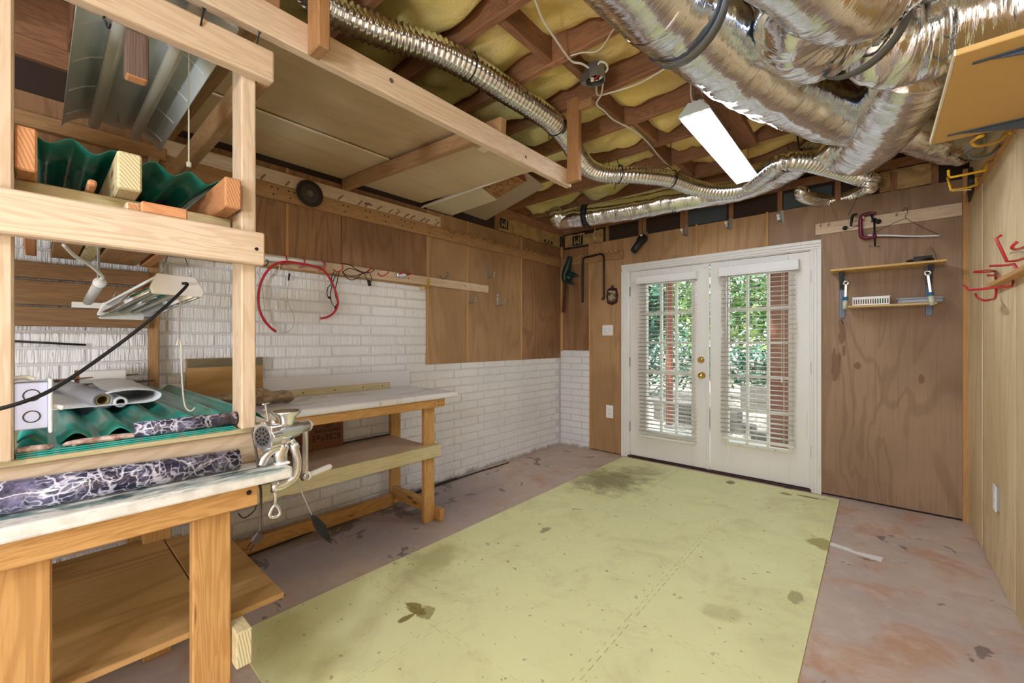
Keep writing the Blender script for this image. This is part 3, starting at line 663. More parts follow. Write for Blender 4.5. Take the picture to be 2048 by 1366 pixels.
p = PZ(1700, 1100, .002)
one('paper_strip', 'torn white paper strip on the concrete right of the mat', 'paper', MB().prism([(-.13, .02), (.13, -.075), (.15, .0), (.02, .0), (.0, .03), (-.11, .065)], (p.x, p.y, .001), (1, .12, 0), (-.12, 1, 0), .0008), WPLAS)

# ------------------------------------------------------------------ front workbench (near the camera)
wb = T('workbench', 'near workbench with thick paint-stained white top and yellow pine legs', 'workbench', (-1.8, 0, 0))
part('bench_top', B((-2.24, -.95, .847), (-1.30, .502, .880), la=1), SLAB, wb, bevel=.006, seg=2)
part('apron', B((-1.363, -.95, .785), (-1.325, .418, .8465), la=1, end=1), [BENCH, WOODE], wb, bevel=.003)
part('back_apron', B((-2.22, -.95, .76), (-2.18, .418, .8465), la=1), BENCH, wb, bevel=.003)
for y0 in (.274, -.064, -.80):
    part('leg', B((-1.401, y0, 0), (-1.3635, y0 + .0885, .8465), la=2), BENCH, wb, bevel=.004)
    part('leg', B((-2.18, y0, 0), (-2.14, y0 + .0885, .8465), la=2), BENCH, wb, bevel=.004)
for y0 in (.364, -.104): part('stretcher', B((-2.2, y0, .344), (-1.325, y0 + .039, .444), la=0, end=1), [TREAT, TREATE], wb, bevel=.003)
part('lower_shelf', B((-2.2, -.95, .4445), (-1.402, .335, .462), la=1), SHELFPLY, wb, bevel=.002)
for q in ((498, 985),): c = PX(q[0], q[1], -1.325); part('screw', MB().lathe([(.007, 0), (.006, .002), (0, .002)], c, (1, 0, 0), 10), IRON, wb)
one('oak_board', 'loose oak plywood board sticking out at the right end of the near bench shelf', 'board', B((-2.12, .339, .4445), (-1.402, .515, .462), la=1), SHELFPLY, bevel=.002)
one('wood_block', 'dark pallet wood block on the floor under the near bench', 'block', B((-1.78, .16, 0), (-1.62, .25, .06), la=0), OLDP, bevel=.004)

# ------------------------------------------------------------------ lumber rack on the bench
rk = T('lumber_rack', 'pale pine lumber rack of posts and beams standing on the near bench', 'rack', (-2.0, .2, .882))
FP = (-1.40, -1.487)
part('post', B((FP[1], .397, .991), (FP[0], .436, 2.118), la=2), WOOD, rk, bevel=.004)
part('post', B((FP[1], -.070, .991), (FP[0], -.031, 2.5), la=2), WOOD, rk, bevel=.004)
part('post', B((-2.865, .385, .99), (-2.82, .427, 2.21), la=2), OLDP, rk, bevel=.004)
part('post', B((-2.865, -.30, .99), (-2.82, -.255, 2.21), la=2), OLDP, rk, bevel=.004)
part('shelf_beam', B((-1.40, -.5, 1.475), (-1.36, .447, 1.570), la=1, end=1), [WOOD, WOODE], rk, bevel=.004)
part('top_beam', B((-1.40, -.5, 2.028), (-1.36, .473, 2.120), la=1, end=1), [WOOD, WOODE], rk, bevel=.006, seg=2)
part('bottom_beam', B((-1.476, -.5, .8805), (-1.438, .470, .975), la=1, end=1), [WOOD, WOODE], rk, bevel=.004)
part('ledger', B((-1.53, -.5, 1.53), (-1.492, .396, 1.626), la=1), TREAT, rk, bevel=.003)
part('deck', B((-2.84, -.5, .9755), (-1.422, .470, .990), la=1), TREAT, rk, bevel=.002)
part('cross_beam', B((-2.82, .437, 2.03), (-1.401, .473, 2.12), la=0), OLDP, rk, bevel=.003)
part('cross_beam', B((-2.82, -.30, 1.935), (-1.49, -.262, 2.027), la=0), OLDP, rk, bevel=.003)
part('back_beam', B((-2.89, -.5, 2.212), (-2.85, .46, 2.28), la=1), OLDP, rk, bevel=.003)
part('back_beam', B((-2.82, -.5, 1.412), (-2.782, .384, 1.52), la=1), AGED_SHADED, rk, bevel=.003)
part('back_beam', B((-2.82, -.5, 1.318), (-2.782, .384, 1.404), la=1), AGED_SHADED, rk, bevel=.003)
part('back_beam', B((-2.82, -.5, 1.53), (-2.782, .384, 1.60), la=1), AGED_SHADED, rk, bevel=.003)
part('cross_beam', B((-2.84, .432, .881), (-1.477, .470, .975), la=0), OLDP, rk, bevel=.003)
part('cross_beam', B((-2.84, -.29, .881), (-1.489, -.252, .975), la=0), OLDP, rk, bevel=.003)
for u, v, du, dv in ((408, 33, 7, -19), (519, 79, 6, -9), (513, 498, 0, 0)):
    a = PX(u - du, v - dv, -1.359); b2 = PX(u, v, -1.345) + V((.0, .0, .02 if dv else 0)); part('nail', MB().tube([a, b2], .0022, 6).lathe([(.005, 0), (.005, .002)], b2, b2 - a if dv else (1, 0, 0), 8), IRON, rk)
# lumber ends on the rack
def lumber(lo, hi, mats_, label, end=1, nm='lumber_piece'):
    return one(nm, label, 'lumber', B(lo, hi, la=0, end=end), mats_, 'offcuts on the lumber rack', bevel=.004, loc=None)
REDW = wood('reddish_fir', '#d49a6e', '#b87a4c', ring=10, knots=0); REDE = endgrain('reddish_end_grain', '#cf9568', '#b07a4c')
lumber((-2.80, -.030, 1.627), (-1.41, .003, 1.724), [REDW, REDE], 'reddish timber end by the left rack post under the teal sheet')
lumber((-2.80, .132, 1.627), (-1.40, .178, 1.721), [TREAT, TREATE], 'upright pale green timber with end grain in mid teal sheet')
lumber((-2.80, .347, 1.627), (-1.365, .388, 1.712), [REDW, REDE], 'thick reddish timber against the right rack post')
lumber((-1.75, .083, 1.627), (-1.43, .099, 1.643), [REDW, REDE], 'small slim stick end lying on the rack ledger')
lumber((-1.70, .145, 1.571), (-1.375, .173, 1.592), [WOOD, REDE], 'little pale block on the rack beam below the upright timber')
mm = MB(); c = V((-1.375, .205, 1.588)); mm.bar(c + V((-.30, .02, 0)), c + V((0, 0, 0)), .001, .001)
mm = MB().bar(PX(284, 418, -1.40) + V((0, 0, -.001)), PX(380, 430, -1.42), .09, .030, end=1)
one('lumber_piece', 'rough orange board scrap with green pencil marks on the rack beam', 'lumber', MB().box((-1.49, .172, 1.5705), (-1.372, .266, 1.600), la=1), REDW, 'offcuts on the lumber rack', bevel=.004)
one('lumber_piece', 'plank lying left of the tube lamp under the rack shelf', 'lumber', B((-2.79, .045, 1.627), (-1.80, .125, 1.66), la=0), OLDP, 'offcuts on the lumber rack', bevel=.003)
one('lumber_piece', 'wide brown plank seen from below between rack timbers', 'lumber', B((-2.79, .19, 1.627), (-1.80, .33, 1.66), la=0), OLDP, 'offcuts on the lumber rack', bevel=.003)
# corrugated sheets
def corr(x0, x1, y0, y1, z, lam, amp, th, ph, tilt=0.0, sag=0.0):
    ny = int((y1 - y0) / lam * 10); nx = 6; m = MB()
    def f(u, v):
        x = x0 + (x1 - x0) * u; y = y0 + (y1 - y0) * v
        return (x, y, z + amp * math.cos(2 * PI * (y - ph) / lam) + tilt * (y - y0) + sag * math.sin(PI * u) + .004 * mnoise.noise(V((x * 3, y * 5, z))))
    m.grid(f, nx, ny); return m
cs = T('corrugated_sheet_stack', 'stack of dusty teal corrugated sheets lying on the lower rack deck', 'sheets', (-2.1, .17, .985))
part('corrugated_sheet', corr(-2.78, -1.490, -.028, .49, 1.0125, .0785, .0135, .002, -.012 + .0785, 0.0), TEAL, cs, smooth=True, solid=.002)
for k in range(3): part('flat_sheet', B((-2.2, -.028, .9905 + .004 * k), (-1.420 - .004 * k, .394 - .004 * k, .9935 + .004 * k)), TEAL, cs)
one('corrugated_sheet', 'clean dark teal corrugated sheet on top of the rack timbers', 'sheet', corr(-2.7, -1.490, -.60, .392, 1.757, .0785, .012, .002, -.02, -.035, .012), TEALU, smooth=True, solid=.002)  # lengthened out of view on the left to shade the inside of the rack
def roll(name, label, a, b2, r, m_, n=20, end=None, r2=None):
    a = V(a); b2 = V(b2); t = T(name, label, 'roll', (a + b2) / 2 - V((0, 0, r)))
    d = (b2 - a).normalized(); L = (b2 - a).length; q = r if r2 is None else r2
    mm = MB().lathe([(r * .62, .004), (r * .62, 0), (r, 0), (q, L), (q * .62, L), (q * .62, L - .06), (0.0, L - .06)], a, d, n); part('rolled_sheet', mm, m_, t, smooth=False)
    for p in t.children[0].data.polygons: p.use_smooth = True
    part('rolled_core', MB().lathe([(q * .62, L - .05), (q * .58, L - .002), (q * .45, L - .002), (q * .45, L - .05)], a, d, n), end or SHADOW, t, smooth=True)
    return t
a = PX(268, 856, -1.435); b2 = PX(479, 841, -1.44); roll('marble_vinyl_roll', 'thin black marble vinyl roll on the teal sheets by the rack post', (-1.437, a.y, 1.022), (-1.437, .392, 1.022), .0195, MARB)
roll('marble_vinyl_roll', 'long thick black marble vinyl roll on the near white bench top', (-1.402, -.062, .916), (-1.392, .387, .9095), .036, MARB, r2=.0295)
roll('vinyl_roll', 'grey wood print vinyl roll on the teal sheets behind the switch box', (-2.72, .075, 1.052), (-1.96, .150, 1.052), .031, VINYLG, end=GOLDB)
roll('vinyl_roll', 'slim silver vinyl roll beside the thicker grey roll', (-2.65, .16, 1.042), (-1.95, .193, 1.042), .018, VINYLW)
def curl(u, v):
    s = v * 1.35; x = -2.62 + u * .68 + .02 * v
    if s < .8: y = .02 + s * .29; z = 1.024
    else:
        t = (s - .8) / .55; an = t * 1.25 * PI; y = .252 + math.sin(an) * .045 - (.13 * max(0, t - .5)); z = 1.024 + (1 - math.cos(an)) * .024
    return (x, y, z + .012)
one('vinyl_sheet', 'white vinyl sheet with a curled back edge lying under the grey rolls', 'sheet', MB().grid(curl, 4, 40), VINYLW, smooth=True, solid=.0015)
ob = PX(158, 766, -2.6)
fb = T('foam_block', 'white foam block standing at the back of the teal sheets by the wall', 'block', (-2.72, .2, 1.035))
y0, y1 = PX(158, 740, -2.7).y, PX(253, 740, -2.7).y
part('block_body', B((-2.76, y0, 1.03), (-2.70, y1, 1.115)), WHITE, fb, bevel=.003); part('taped_edge', B((-2.762, y0 - .012, 1.03), (-2.70, y0, 1.118)), CARD, fb)
one('cardboard_piece', 'folded brown cardboard lying in front of the white foam block', 'cardboard', MB().prism([(0, 0), (.30, .02), (.28, .10), (.02, .12)], (-2.66, .05, 1.082), (-.25, 1, .02), (-1, -.2, -.10), .005), CARD)
one('cardboard_piece', 'torn dark cardboard strip under the folded piece on the teal sheets', 'cardboard', MB().prism([(0, 0), (.33, .02), (.34, .06), (.02, .08)], (-2.60, .07, 1.052), (-.2, 1, 0), (-1, -.2, 0), .008), DARKW)
def rock(name, label, x0, y0, y1, z, w_, th, seed):
    def f(u, v):
        y = y0 + (y1 - y0) * u; an = v * 2 * PI; k = (1 - abs(2 * u - 1) ** 4) ** .5 + .05; nz = 1 + .25 * mnoise.noise(V((u * 6, v * 3, seed)))
        return (x0 + math.cos(an) * w_ * k * nz, y, z + math.sin(an) * th * k * nz)
    return one(name, label, 'stone', MB().grid(f, 24, 12), STONE, smooth=True)
rock('stone_slab', 'flat pinkish stone sliver along the front edge of the teal sheets', -1.438, .042, .184, 1.009, .012, .0075, 1)
rock('stone_slab', 'small pinkish stone scrap at the foot of the left rack post', -1.438, -.03, .022, 1.007, .012, .0075, 5)
for k, (u, v, l) in enumerate([(99, 895, 'brown pebble between the two stone slivers'), (95, 880, 'pale pebble in the first teal furrow'), (131, 881, 'pink pebble at the left tip of the long stone sliver'), (150, 876, 'reddish pebble behind the long stone sliver')]):
    q = PX(u, v, -1.44 + .006 * (k % 2)); q.z = 1.006; one('pebble', l, 'pebble', MB().sphere(q, .006 - .0008 * (k % 3), 10, (1, 1.2, .8)), STONE, smooth=True)
# switch box on the left post
sb = T('switch_box', 'grey electrical box with two round knockouts on the left rack post', 'switch box', (-1.44, 0, 1.05))
bb_ = part('box_body', B((-1.475, -.0305, 1.056), (-1.405, .019, 1.158)), BOXG, sb, bevel=.002)
cvp = part('cover_plate', B((-1.495, .019, 1.046), (-1.385, .0255, 1.167)), WPLAS, sb, bevel=.004, seg=2)
part('switch_lever', MB().bar((-1.40, .0255, 1.105), (-1.395, .043, 1.098), .007, .010), WPLAS, cvp, bevel=.002)
for z in (1.131, 1.084): part('knockout', MB().tube([V((-1.4045, -.0055 + math.cos(t * PI / 10) * .0125, z + math.sin(t * PI / 10) * .0125)) for t in range(20)], .0011, 6, closed=True), INK, bb_)
part('cable_clamp', MB().tube([(-1.43, -.04, 1.167), (-1.43, -.015, 1.170), (-1.43, .0, 1.164)], .005, 8, 4), WIREW, sb, smooth=True)
# small two-tube light hanging under the rack shelf
hl = T('hanging_light', 'small white two-tube light hanging under the rack shelf with cap facing out', 'light', (-1.85, .245, 1.36))
A0, A1 = V((-1.585, .283, 1.388)), V((-2.13, .213, 1.332)); ax = (A1 - A0).normalized(); sd = V((0, 0, 1)).cross(ax).normalized(); sd = -sd if sd.y < 0 else sd; up_ = ax.cross(sd); up_ = -up_ if up_.z < 0 else up_
prof = [(-.050, .062), (.044, .062), (.068, .018), (.062, .0), (-.062, .0), (-.068, .018)]
part('end_cap', MB().prism(prof, A0 + ax * .004, sd, up_, .012), WPLAS, hl, bevel=.004, seg=2)
part('end_cap', MB().prism(prof, A1, sd, up_, .010), WPLAS, hl, bevel=.003)
mm = MB(); pr = [(-.066, .004), (-.064, .018), (-.045, .050), (-.018, .052), (-.006, .022), (.006, .022), (.018, .052), (.045, .050), (.064, .018), (.066, .004)]
mm.grid(lambda u, v: A0 + ax * (.01 + u * ((A1 - A0).length - .012)) + sd * (lambda q: pr[int(q)][0] + (pr[min(9, int(q) + 1)][0] - pr[int(q)][0]) * (q % 1))(v * 9 * .9999) + up_ * (lambda q: pr[int(q)][1] + (pr[min(9, int(q) + 1)][1] - pr[int(q)][1]) * (q % 1))(v * 9 * .9999), 1, 27)
part('reflector', mm, CHROME, hl, smooth=True, solid=.002)
for s_ in (-.031, .031): part('tube', MB().tube([A0 + ax * .012 + sd * s_ + up_ * .028, A1 - ax * .004 + sd * s_ + up_ * .028], .0075, 10), FROST, hl, smooth=True)
part('housing', MB().prism([(-.046, .053), (.042, .053), (.042, .060), (-.046, .060)], A0 + ax * .008, sd, up_, -(A1 - A0).length * .985), WPLAS, hl)
for s_ in (-.036, .036): part('wire_hook', MB().tube([A0 + ax * .01 + sd * s_ + up_ * .06, A0 + ax * .0 + sd * s_ + up_ * .072, A0 + ax * (-.0) + sd * s_ * .55 + up_ * .125], .0016, 6), STEEL, hl, smooth=True)
for s_ in (-.030, .020): part('wire_hook', MB().tube([A1 + sd * s_ + up_ * .055, A1 + sd * (s_ * .2) + up_ * .135], .0014, 6), STEEL, hl, smooth=True)
part('grommet', MB().lathe([(.009, -.012), (.009, -.004), (.006, -.003)], A0 + up_ * .036 + sd * .008, -ax, 12), BLACK, hl)
g = A0 + up_ * .036 + sd * .008 - ax * .014
part('power_cord', MB().tube([g, g + V((.02, .004, -.012)), PX(300, 640, -1.50), PX(200, 716, -1.44), PX(110, 776, -1.37), PX(40, 806, -1.335), PX(-60, 832, -1.335)], .0042, 8, 6), BLACK, hl, smooth=True, label='black power cord crossing in front of the left post')
part('pull_chain', MB().tube([A0 - ax * .002 + up_ * .0 + sd * .005, V((-1.585, .286, 1.250))], .002, 6), STEEL, hl)
q = V((-1.585, .286, 1.250)); part('pull_string', MB().tube([q + V((0, -.006, -.012)), q + V((0, -.002, .004)), q + V((0, .004, -.01)), q + V((0, .006, -.1)), q + V((.003, .012, -.19)), q + V((.01, .025, -.212)), q + V((.012, .036, -.203))], .0022, 6, 6), WIREW, hl, smooth=True)
# tube lamp at the back with its white cable, strip and rod
tl_ = T('tube_lamp', 'clear tube lamp with white end cap and cable under the rack shelf', 'lamp', (-2.1, .14, 1.40))
a = PX(199, 566, -1.90); b2 = PX(176, 603, -2.28); part('tube', MB().tube([a, b2], .0145, 14), FROST, tl_, smooth=True); part('tube_cap', MB().tube([a + (a - b2) * .03, a - (a - b2) * .02], .0165, 14), WPLAS, tl_, smooth=True)
part('cable', MB().tube([a + V((0, 0, .012)), PX(205, 553, -1.87), PX(180, 530, -1.80), PX(150, 512, -1.72), PX(128, 490, -1.62)], .0048, 8, 6), WIREW, tl_, smooth=True)
part('holder', MB().tube([a + V((-.03, 0, .012)), a + V((-.03, 0, .16))], .004, 6), STEEL, tl_)
one('white_strip', 'thin white plastic strip on the back beam under the rack', 'strip', B(PX(143, 615, -2.781), PX(224, 607, -2.772)), WPLAS, bevel=.002)
one('black_rod', 'thin black rod lying against the brick behind the rack', 'rod', MB().tube([PX(20, 682, -2.868), PX(172, 690, -2.868)], .005, 8), BLACK, smooth=True)
# marks of the top beam: hook, hanging block
one('black_hook', 'small black twisted hook hanging from the top rack beam', 'hook', MB().tube([PX(208, 12, -1.39), PX(212, 28, -1.39), PX(207, 36, -1.39), PX(212, 44, -1.39), PX(214, 54, -1.39), PX(219, 55, -1.39), PX(221, 48, -1.39)], .0022, 6, 5), IRON, smooth=True)
one('hanging_block', 'weathered grey-brown timber stub hanging from the top rack beam', 'block', B((-1.436, .146, 1.912), (-1.392, .191, 2.0275), la=2, end=1), [DARKW, REDE], bevel=.007, seg=2)
# unlit shop light above the rack
sl = T('unlit_shop_light', 'large unlit two-tube shop light above the lumber rack', 'light', (-2.0, .24, 2.19))
zc = 2.19; y0, y1 = .075, .405; yc = (y0 + y1) / 2
pf = [(-.165, 0), (-.160, .012), (-.145, .028), (-.115, .052), (-.085, .066), (-.050, .068), (-.034, .062), (-.018, .060), (.018, .060), (.034, .062), (.050, .068), (.085, .066), (.115, .052), (.145, .028), (.160, .012), (.165, 0)]
def pfl(v): q = v * 15 * .99999; i = int(q); k = q - i; return (pf[i][0] * (1 - k) + pf[i + 1][0] * k, pf[i][1] * (1 - k) + pf[i + 1][1] * k)
rf_ = part('reflector', MB().grid(lambda u, v: (-1.45 - u * 1.22, yc + pfl(v)[0], zc + pfl(v)[1]), 1, 45), REFL, sl, smooth=True, solid=.002)
for s_ in (-.068, .068): part('tube', MB().tube([(-1.47, yc + s_, zc + .028), (-2.63, yc + s_, zc + .028)], .019, 14), TUBEOFF, sl, smooth=True)
for k in range(9):
    for s_ in (-1, 1):
        x = -1.56 - k * .125; part('louver_rib', MB().tube([(x, yc + s_ * q, zc + h) for q, h in ((.157, .013), (.143, .027), (.114, .050), (.085, .063), (.055, .065))][::-1], .0028, 5), WHITE, rf_) if k % 2 == 0 else part('louver_rib', MB().tube([(x, yc + s_ * q, zc + h) for q, h in ((.125, .046), (.10, .061), (.08, .067))], .0022, 5), WHITE, rf_)
part('pull_cord', MB().tube([(-1.65, .322, zc + .05), (-1.65, .322, 1.99)], .0012, 5).tube([(-1.65, .322, 1.99), (-1.65, .322, 1.822)], .0022, 6).lathe([(.003, 0), (.007, -.004), (.006, -.018), (0, -.02)], (-1.65, .322, 1.824), (0, 0, 1), 10), WIREW, sl)
for x in (-1.6, -2.5): part('hanger_chain', MB().tube([(x, yc, zc + .02), (x, yc, JZ + .05)], .003, 6), STEEL, sl)

# ------------------------------------------------------------------ wall workbench
bw = T('pine_workbench', 'long white-topped pine workbench against the brick wall', 'workbench', (-2.58, .9, 0))
part('bench_top', B((-2.87, -.4, .85), (-2.265, 2.01, .892), la=1), COUNTER, bw, bevel=.016, seg=4)
part('backsplash', B((-2.872, -.4, .85), (-2.850, 2.0, 1.02), la=1), SPLASH, bw, bevel=.004)
part('apron', B((-2.325, -.4, .795), (-2.285, 1.90, .8495), la=1), BENCH, bw, bevel=.003)
part('side_apron', B((-2.85, 1.855, .795), (-2.33, 1.895, .8495), la=0), BENCH, bw, bevel=.003)
for x, y0 in ((-2.365, 1.755), (-2.835, 1.795), (-2.365, .30), (-2.835, .30)): part('leg', B((x, y0, 0), (x + .038, y0 + .085, .8495), la=2), BENCH, bw, bevel=.004)
part('shelf_front_rail', B((-2.325, -.4, .452), (-2.285, 1.862, .536), la=1, end=1), [TREAT, TREATE], bw, bevel=.003)
part('lower_shelf', B((-2.86, -.4, .518), (-2.327, 1.79, .534), la=1), SHELFDUST, bw, bevel=.002)
part('side_rail', B((-2.80, 1.80, .05), (-2.366, 1.838, .14), la=0), BENCH, bw, bevel=.003)
part('back_rail', B((-2.80, .2, .002), (-2.76, 1.794, .092), la=1), BENCH, bw, bevel=.003)
part('foot_block', B((-2.40, 1.841, .001), (-2.27, 1.882, .086), la=0, end=1), [BENCH, REDE], bw, bevel=.004)
part('shelf_back_rail', B((-2.86, -.4, .435), (-2.82, 1.79, .517), la=1), BENCH, bw)
mm = MB()
for y, z in ((1.84, .835), (1.84, .81), (1.87, .835), (1.87, .81), (1.81, .82)): mm.lathe([(.004, 0), (.004, .001)], (-2.285, y, z), (1, 0, 0), 8)
o = part('screw_heads', mm, IRON, bw); o['kind'] = 'stuff'
st = T('peg_strip', 'pale wood strip with dark screws along the back of the white wall bench', 'strip', (-2.83, 1.3, .892))
sbod = part('strip_body', B((-2.849, .62, .892), (-2.815, 1.80, .936), la=1), TREAT, st, bevel=.003)
for y in (.95, 1.15, 1.36, 1.57, 1.73): part('screw', MB().lathe([(.005, 0), (.004, .002)], (-2.815, y, .915), (1, 0, 0), 8), IRON, sbod)
lb = T('plywood_board', 'stained square plywood board leaning on the backsplash behind the rack post', 'board', (-2.83, .73, .892))
part('board_face', B((-2.845, .54, .892), (-2.825, .917, 1.155), la=1), lauan('tan_plywood_board', '#bd9762', '#94713f', var=.02), lb, bevel=.002); part('weathered_top', B((-2.8249, .545, 1.105), (-2.8235, .915, 1.153), la=1), DARKW and lauan('grey_weathered', '#7f745c', '#60563f', var=.02), lb)
def bag(u, v):
    y = .57 + .42 * u; e = math.sin(PI * min(1, max(0, u * 1.1))) ** .4 if u < .8 else .8; an = v * 2 * PI; n_ = mnoise.noise(V((u * 7, v * 5, 2))) * .35 + 1
    h = .040 if u < .55 else .040 * (1 - (u - .55) * 1.1) + .012
    return (-2.66 + math.cos(an) * .085 * (e * .7 + .3) * n_ + .05 * u, y, .893 + h + math.sin(an) * h * n_ * (e * .6 + .4))
one('paper_bag', 'crumpled brown paper bag on the wall bench behind the rack post', 'bag', MB().grid(bag, 40, 20), BAGP, smooth=False)
cb = T('cardboard_box', 'flattened brown cardboard box with recyclable print under the wall bench', 'box', (-2.78, 1.05, .534))
part('box_panel', B((-2.82, .62, .534), (-2.77, 1.40, .80)), CARDD, cb, bevel=.003)
part('pale_flap', MB().prism([(0, 0), (.14, 0), (.11, -.05), (.03, -.04)], (-2.769, 1.10, .795), (0, 1, 0), (0, 0, 1), .002), TREAT, cb)
text('print', '100%\nRECYCLABLE', .030, (-2.7685, 1.290, .668), (PI / 2, 0, PI / 2), INK, cb)
mm = MB()
for k in range(3):
    for j in range(7):
        if (k * 5 + j * 3) % 7 < 6: mm.box((-2.7695, 1.19 + j * .028, .620 - k * .014), (-2.7685, 1.19 + j * .028 + .020, .627 - k * .014))
o = part('small_print', mm, INK, cb); o['kind'] = 'stuff'
for k, pts in enumerate([[(1.86, -2.80), (2.2, -2.845), (2.7, -2.855), (3.0, -2.845), (3.2, -2.84)], [(.5, -2.70), (1.9, -2.83), (2.3, -2.868), (2.52, -2.87)]]):
    one('floor_cable', ['thin black cable along the foot of the brick wall', 'shorter black cable end behind the longer one on the floor'][k], 'cable', MB().tube([(x, y, .008 + .004 * k) for y, x in pts], .0055, 8, 6), BLACK, smooth=True)
one('shelf_rod', 'thin black rod lying at the back of the wall bench shelf', 'rod', MB().tube([(-2.80, .8, .541), (-2.80, 1.78, .541)], .005, 6), BLACK, smooth=True)

# ------------------------------------------------------------------ meat grinder clamped to the bench end
G = V((-1.350, .482, .881)); gr_ = T('meat_grinder', 'silver hand crank meat grinder clamped to the near bench end', 'grinder', G)
P0 = V((-1.331, .430, .976)); gd = V((-.40, .917, .0)).normalized(); zc = P0.z
part('barrel', MB().lathe([(.030, .030), (.027, .045), (.026, .12), (.021, .13), (.019, .165), (.016, .168)], P0, gd, 24), ALU, gr_, smooth=True)
ringp = []
for k in range(48):
    t = 2 * PI * k / 48; r_ = .0405 + .0035 * math.cos(8 * t); ringp.append((r_ * math.cos(t), r_ * math.sin(t)))
sx_ = gd.cross(V((0, 0, 1))).normalized()
part('ring_nut', MB().prism(ringp, P0 + gd * .001, V((0, 0, 1)).cross(gd).normalized() * -1, V((0, 0, 1)), -.034 if (V((0, 0, 1)).cross(gd).normalized() * -1).cross(V((0, 0, 1))).dot(gd) < 0 else .034), ALU, gr_, bevel=.002)
gp = part('grinding_plate', MB().lathe([(0, -.0005), (.029, -.0005), (.030, .002)], P0, gd, 28), plain('grinder_plate', '#8f9194', .35, 1.0), gr_)
hu = V((0, 0, 1)); hs = hu.cross(gd).normalized()
for r_, n_, o_ in ((.011, 6, 0), (.0215, 12, .2)):
    for k in range(n_):
        t = 2 * PI * k / n_ + o_; part('plate_hole', MB().lathe([(0, .0), (.0036, .0), (.0036, .0006)], P0 - gd * .0012 + hs * (r_ * math.cos(t)) + hu * (r_ * math.sin(t)), gd, 10), SHADOW, gp)
hc = P0 + gd * .085
part('hopper', MB().lathe([(.018, .012), (.021, .026), (.027, .042), (.039, .053), (.042, .058), (.042, .061), (.039, .061), (.024, .040), (.016, .026)], hc, (0, 0, 1), 28), ALU, gr_, smooth=True)
part('neck', MB().tube([hc + V((0, -.006, -.02)), hc + V((.004, -.012, -.04)), G + V((.0, .010, .048)), G + V((-.002, .004, .03)), G + V((.0, .006, .006))], [.02, .016, .017, .020, .017], 12, 6, flat=.8), ALU, gr_, smooth=True)
part('clamp_frame', MB().tube([hc + V((0, .01, -.03)), hc + V((.0, .028, -.06)), G + V((0, .040, .05)), G + V((0, .052, .0)), G + V((0, .045, -.045)), G + V((0, .010, -.064)), G + V((0, -.012, -.064))], [.016, .013, .013, .013, .013, .014, .014], 10, 6, flat=.75), ALU, gr_, smooth=True)
part('clamp_foot', MB().tube([G + V((.0, -.048, .008)), G + V((.0, -.04, .028)), G + V((.0, -.018, .046)), G + V((.0, .008, .045))], [.011, .012, .012, .012], 10, 6), ALU, gr_, smooth=True)
part('rubber_pad', B(G + V((-.014, -.012, -.0009)), G + V((.018, .026, .007))), WPLAS, gr_, bevel=.003)
part('clamp_screw', MB().tube([G + V((0, -.012, -.045)), G + V((-.0, -.012, -.118))], .0052, 10).lathe([(.012, 0), (.012, -.028)], G + V((0, -.012, -.050)), (0, 0, 1), 12), ALU, gr_, smooth=True)
q = G + V((0, -.012, -.118)); part('screw_eye', MB().tube([q, q + V((0, -.014, -.022)), q + V((0, -.010, -.034)), q + V((0, .008, -.036)), q + V((0, .014, -.024))], .0048, 8, 4, closed=True), ALU, gr_, smooth=True)
he = P0 + gd * .160
ca = part('crank_arm', MB().bar(he + V((0, 0, .012)), he + V((.0, 0, -.172)), .018, .011, up=gd), ALU, gr_, bevel=.004, seg=2)
part('crank_hub', MB().lathe([(.019, -.012), (.019, .012), (.010, .016), (.007, .028), (0, .03)], he, gd, 16), WPLAS, gr_, smooth=True)
gq = he + V((0, 0, -.164)); part('crank_pivot', MB().lathe([(0, -.012), (.011, -.011), (.011, .008)], gq, gd, 14), STEEL, ca, smooth=True)
part('crank_grip', MB().lathe([(.014, .006), (.014, .012), (.009, .016), (.0085, .03), (.0105, .105), (.008, .113), (0, .115)], gq, gd, 16), WPLAS, ca, smooth=True)
part('tightening_screw', MB().tube([P0 + gd * .02 + V((0, 0, .04)), P0 + gd * .01 + V((0, 0, .092))], .0032, 8).bar(P0 + gd * .01 + V((.006, -.008, .093)), P0 + gd * .01 + V((-.008, .012, .093)), .005, .004), ALU, gr_)
one('grinder_tie_wire', 'thin wire twisted round the tightening screw of the meat grinder', 'wire', MB().tube([P0 + gd * .012 + V((.003, .0, .07)), P0 + gd * .01 + V((.0, -.006, .078)), P0 + gd * .02 + V((-.004, .012, .062)), P0 + gd * .04 + V((0, .01, .036))], .001, 5, 6), STEEL, smooth=True)
pc = T('plug_lead', 'brown two-prong plug cord hanging beside the meat grinder', 'cord', PX(515, 1085, -1.372))
part('cord', MB().tube([PX(538, 842, -1.40), PX(520, 848, -1.375), PX(506, 862, -1.368), PX(509, 885, -1.366), PX(514, 915, -1.366), PX(517, 950, -1.366), PX(522, 985, -1.366), PX(521, 1030, -1.366), PX(520, 1070, -1.366)], .0034, 8, 6), plain('brown_cord', '#4f403a', .5), pc, smooth=True)
a = PX(520, 1066, -1.366); b2 = PX(506, 1086, -1.362); part('plug_body', MB().bar(a, b2, .026, .020, up=(1, 0, 0)), plain('brown_plug', '#3c302b', .5), pc, bevel=.003)
for s_ in (-.006, .006): part('prong', MB().bar(b2 + V((0, .5 * s_, -s_)), b2 + (b2 - a).normalized() * .018 + V((0, .5 * s_, -s_)), .0012, .004), IRON, pc)
pd = T('spear_paddle', 'black leaf-shaped ribbed blade on a twisted wire hanging under the grinder', 'tool', PX(650, 1080, -1.36))
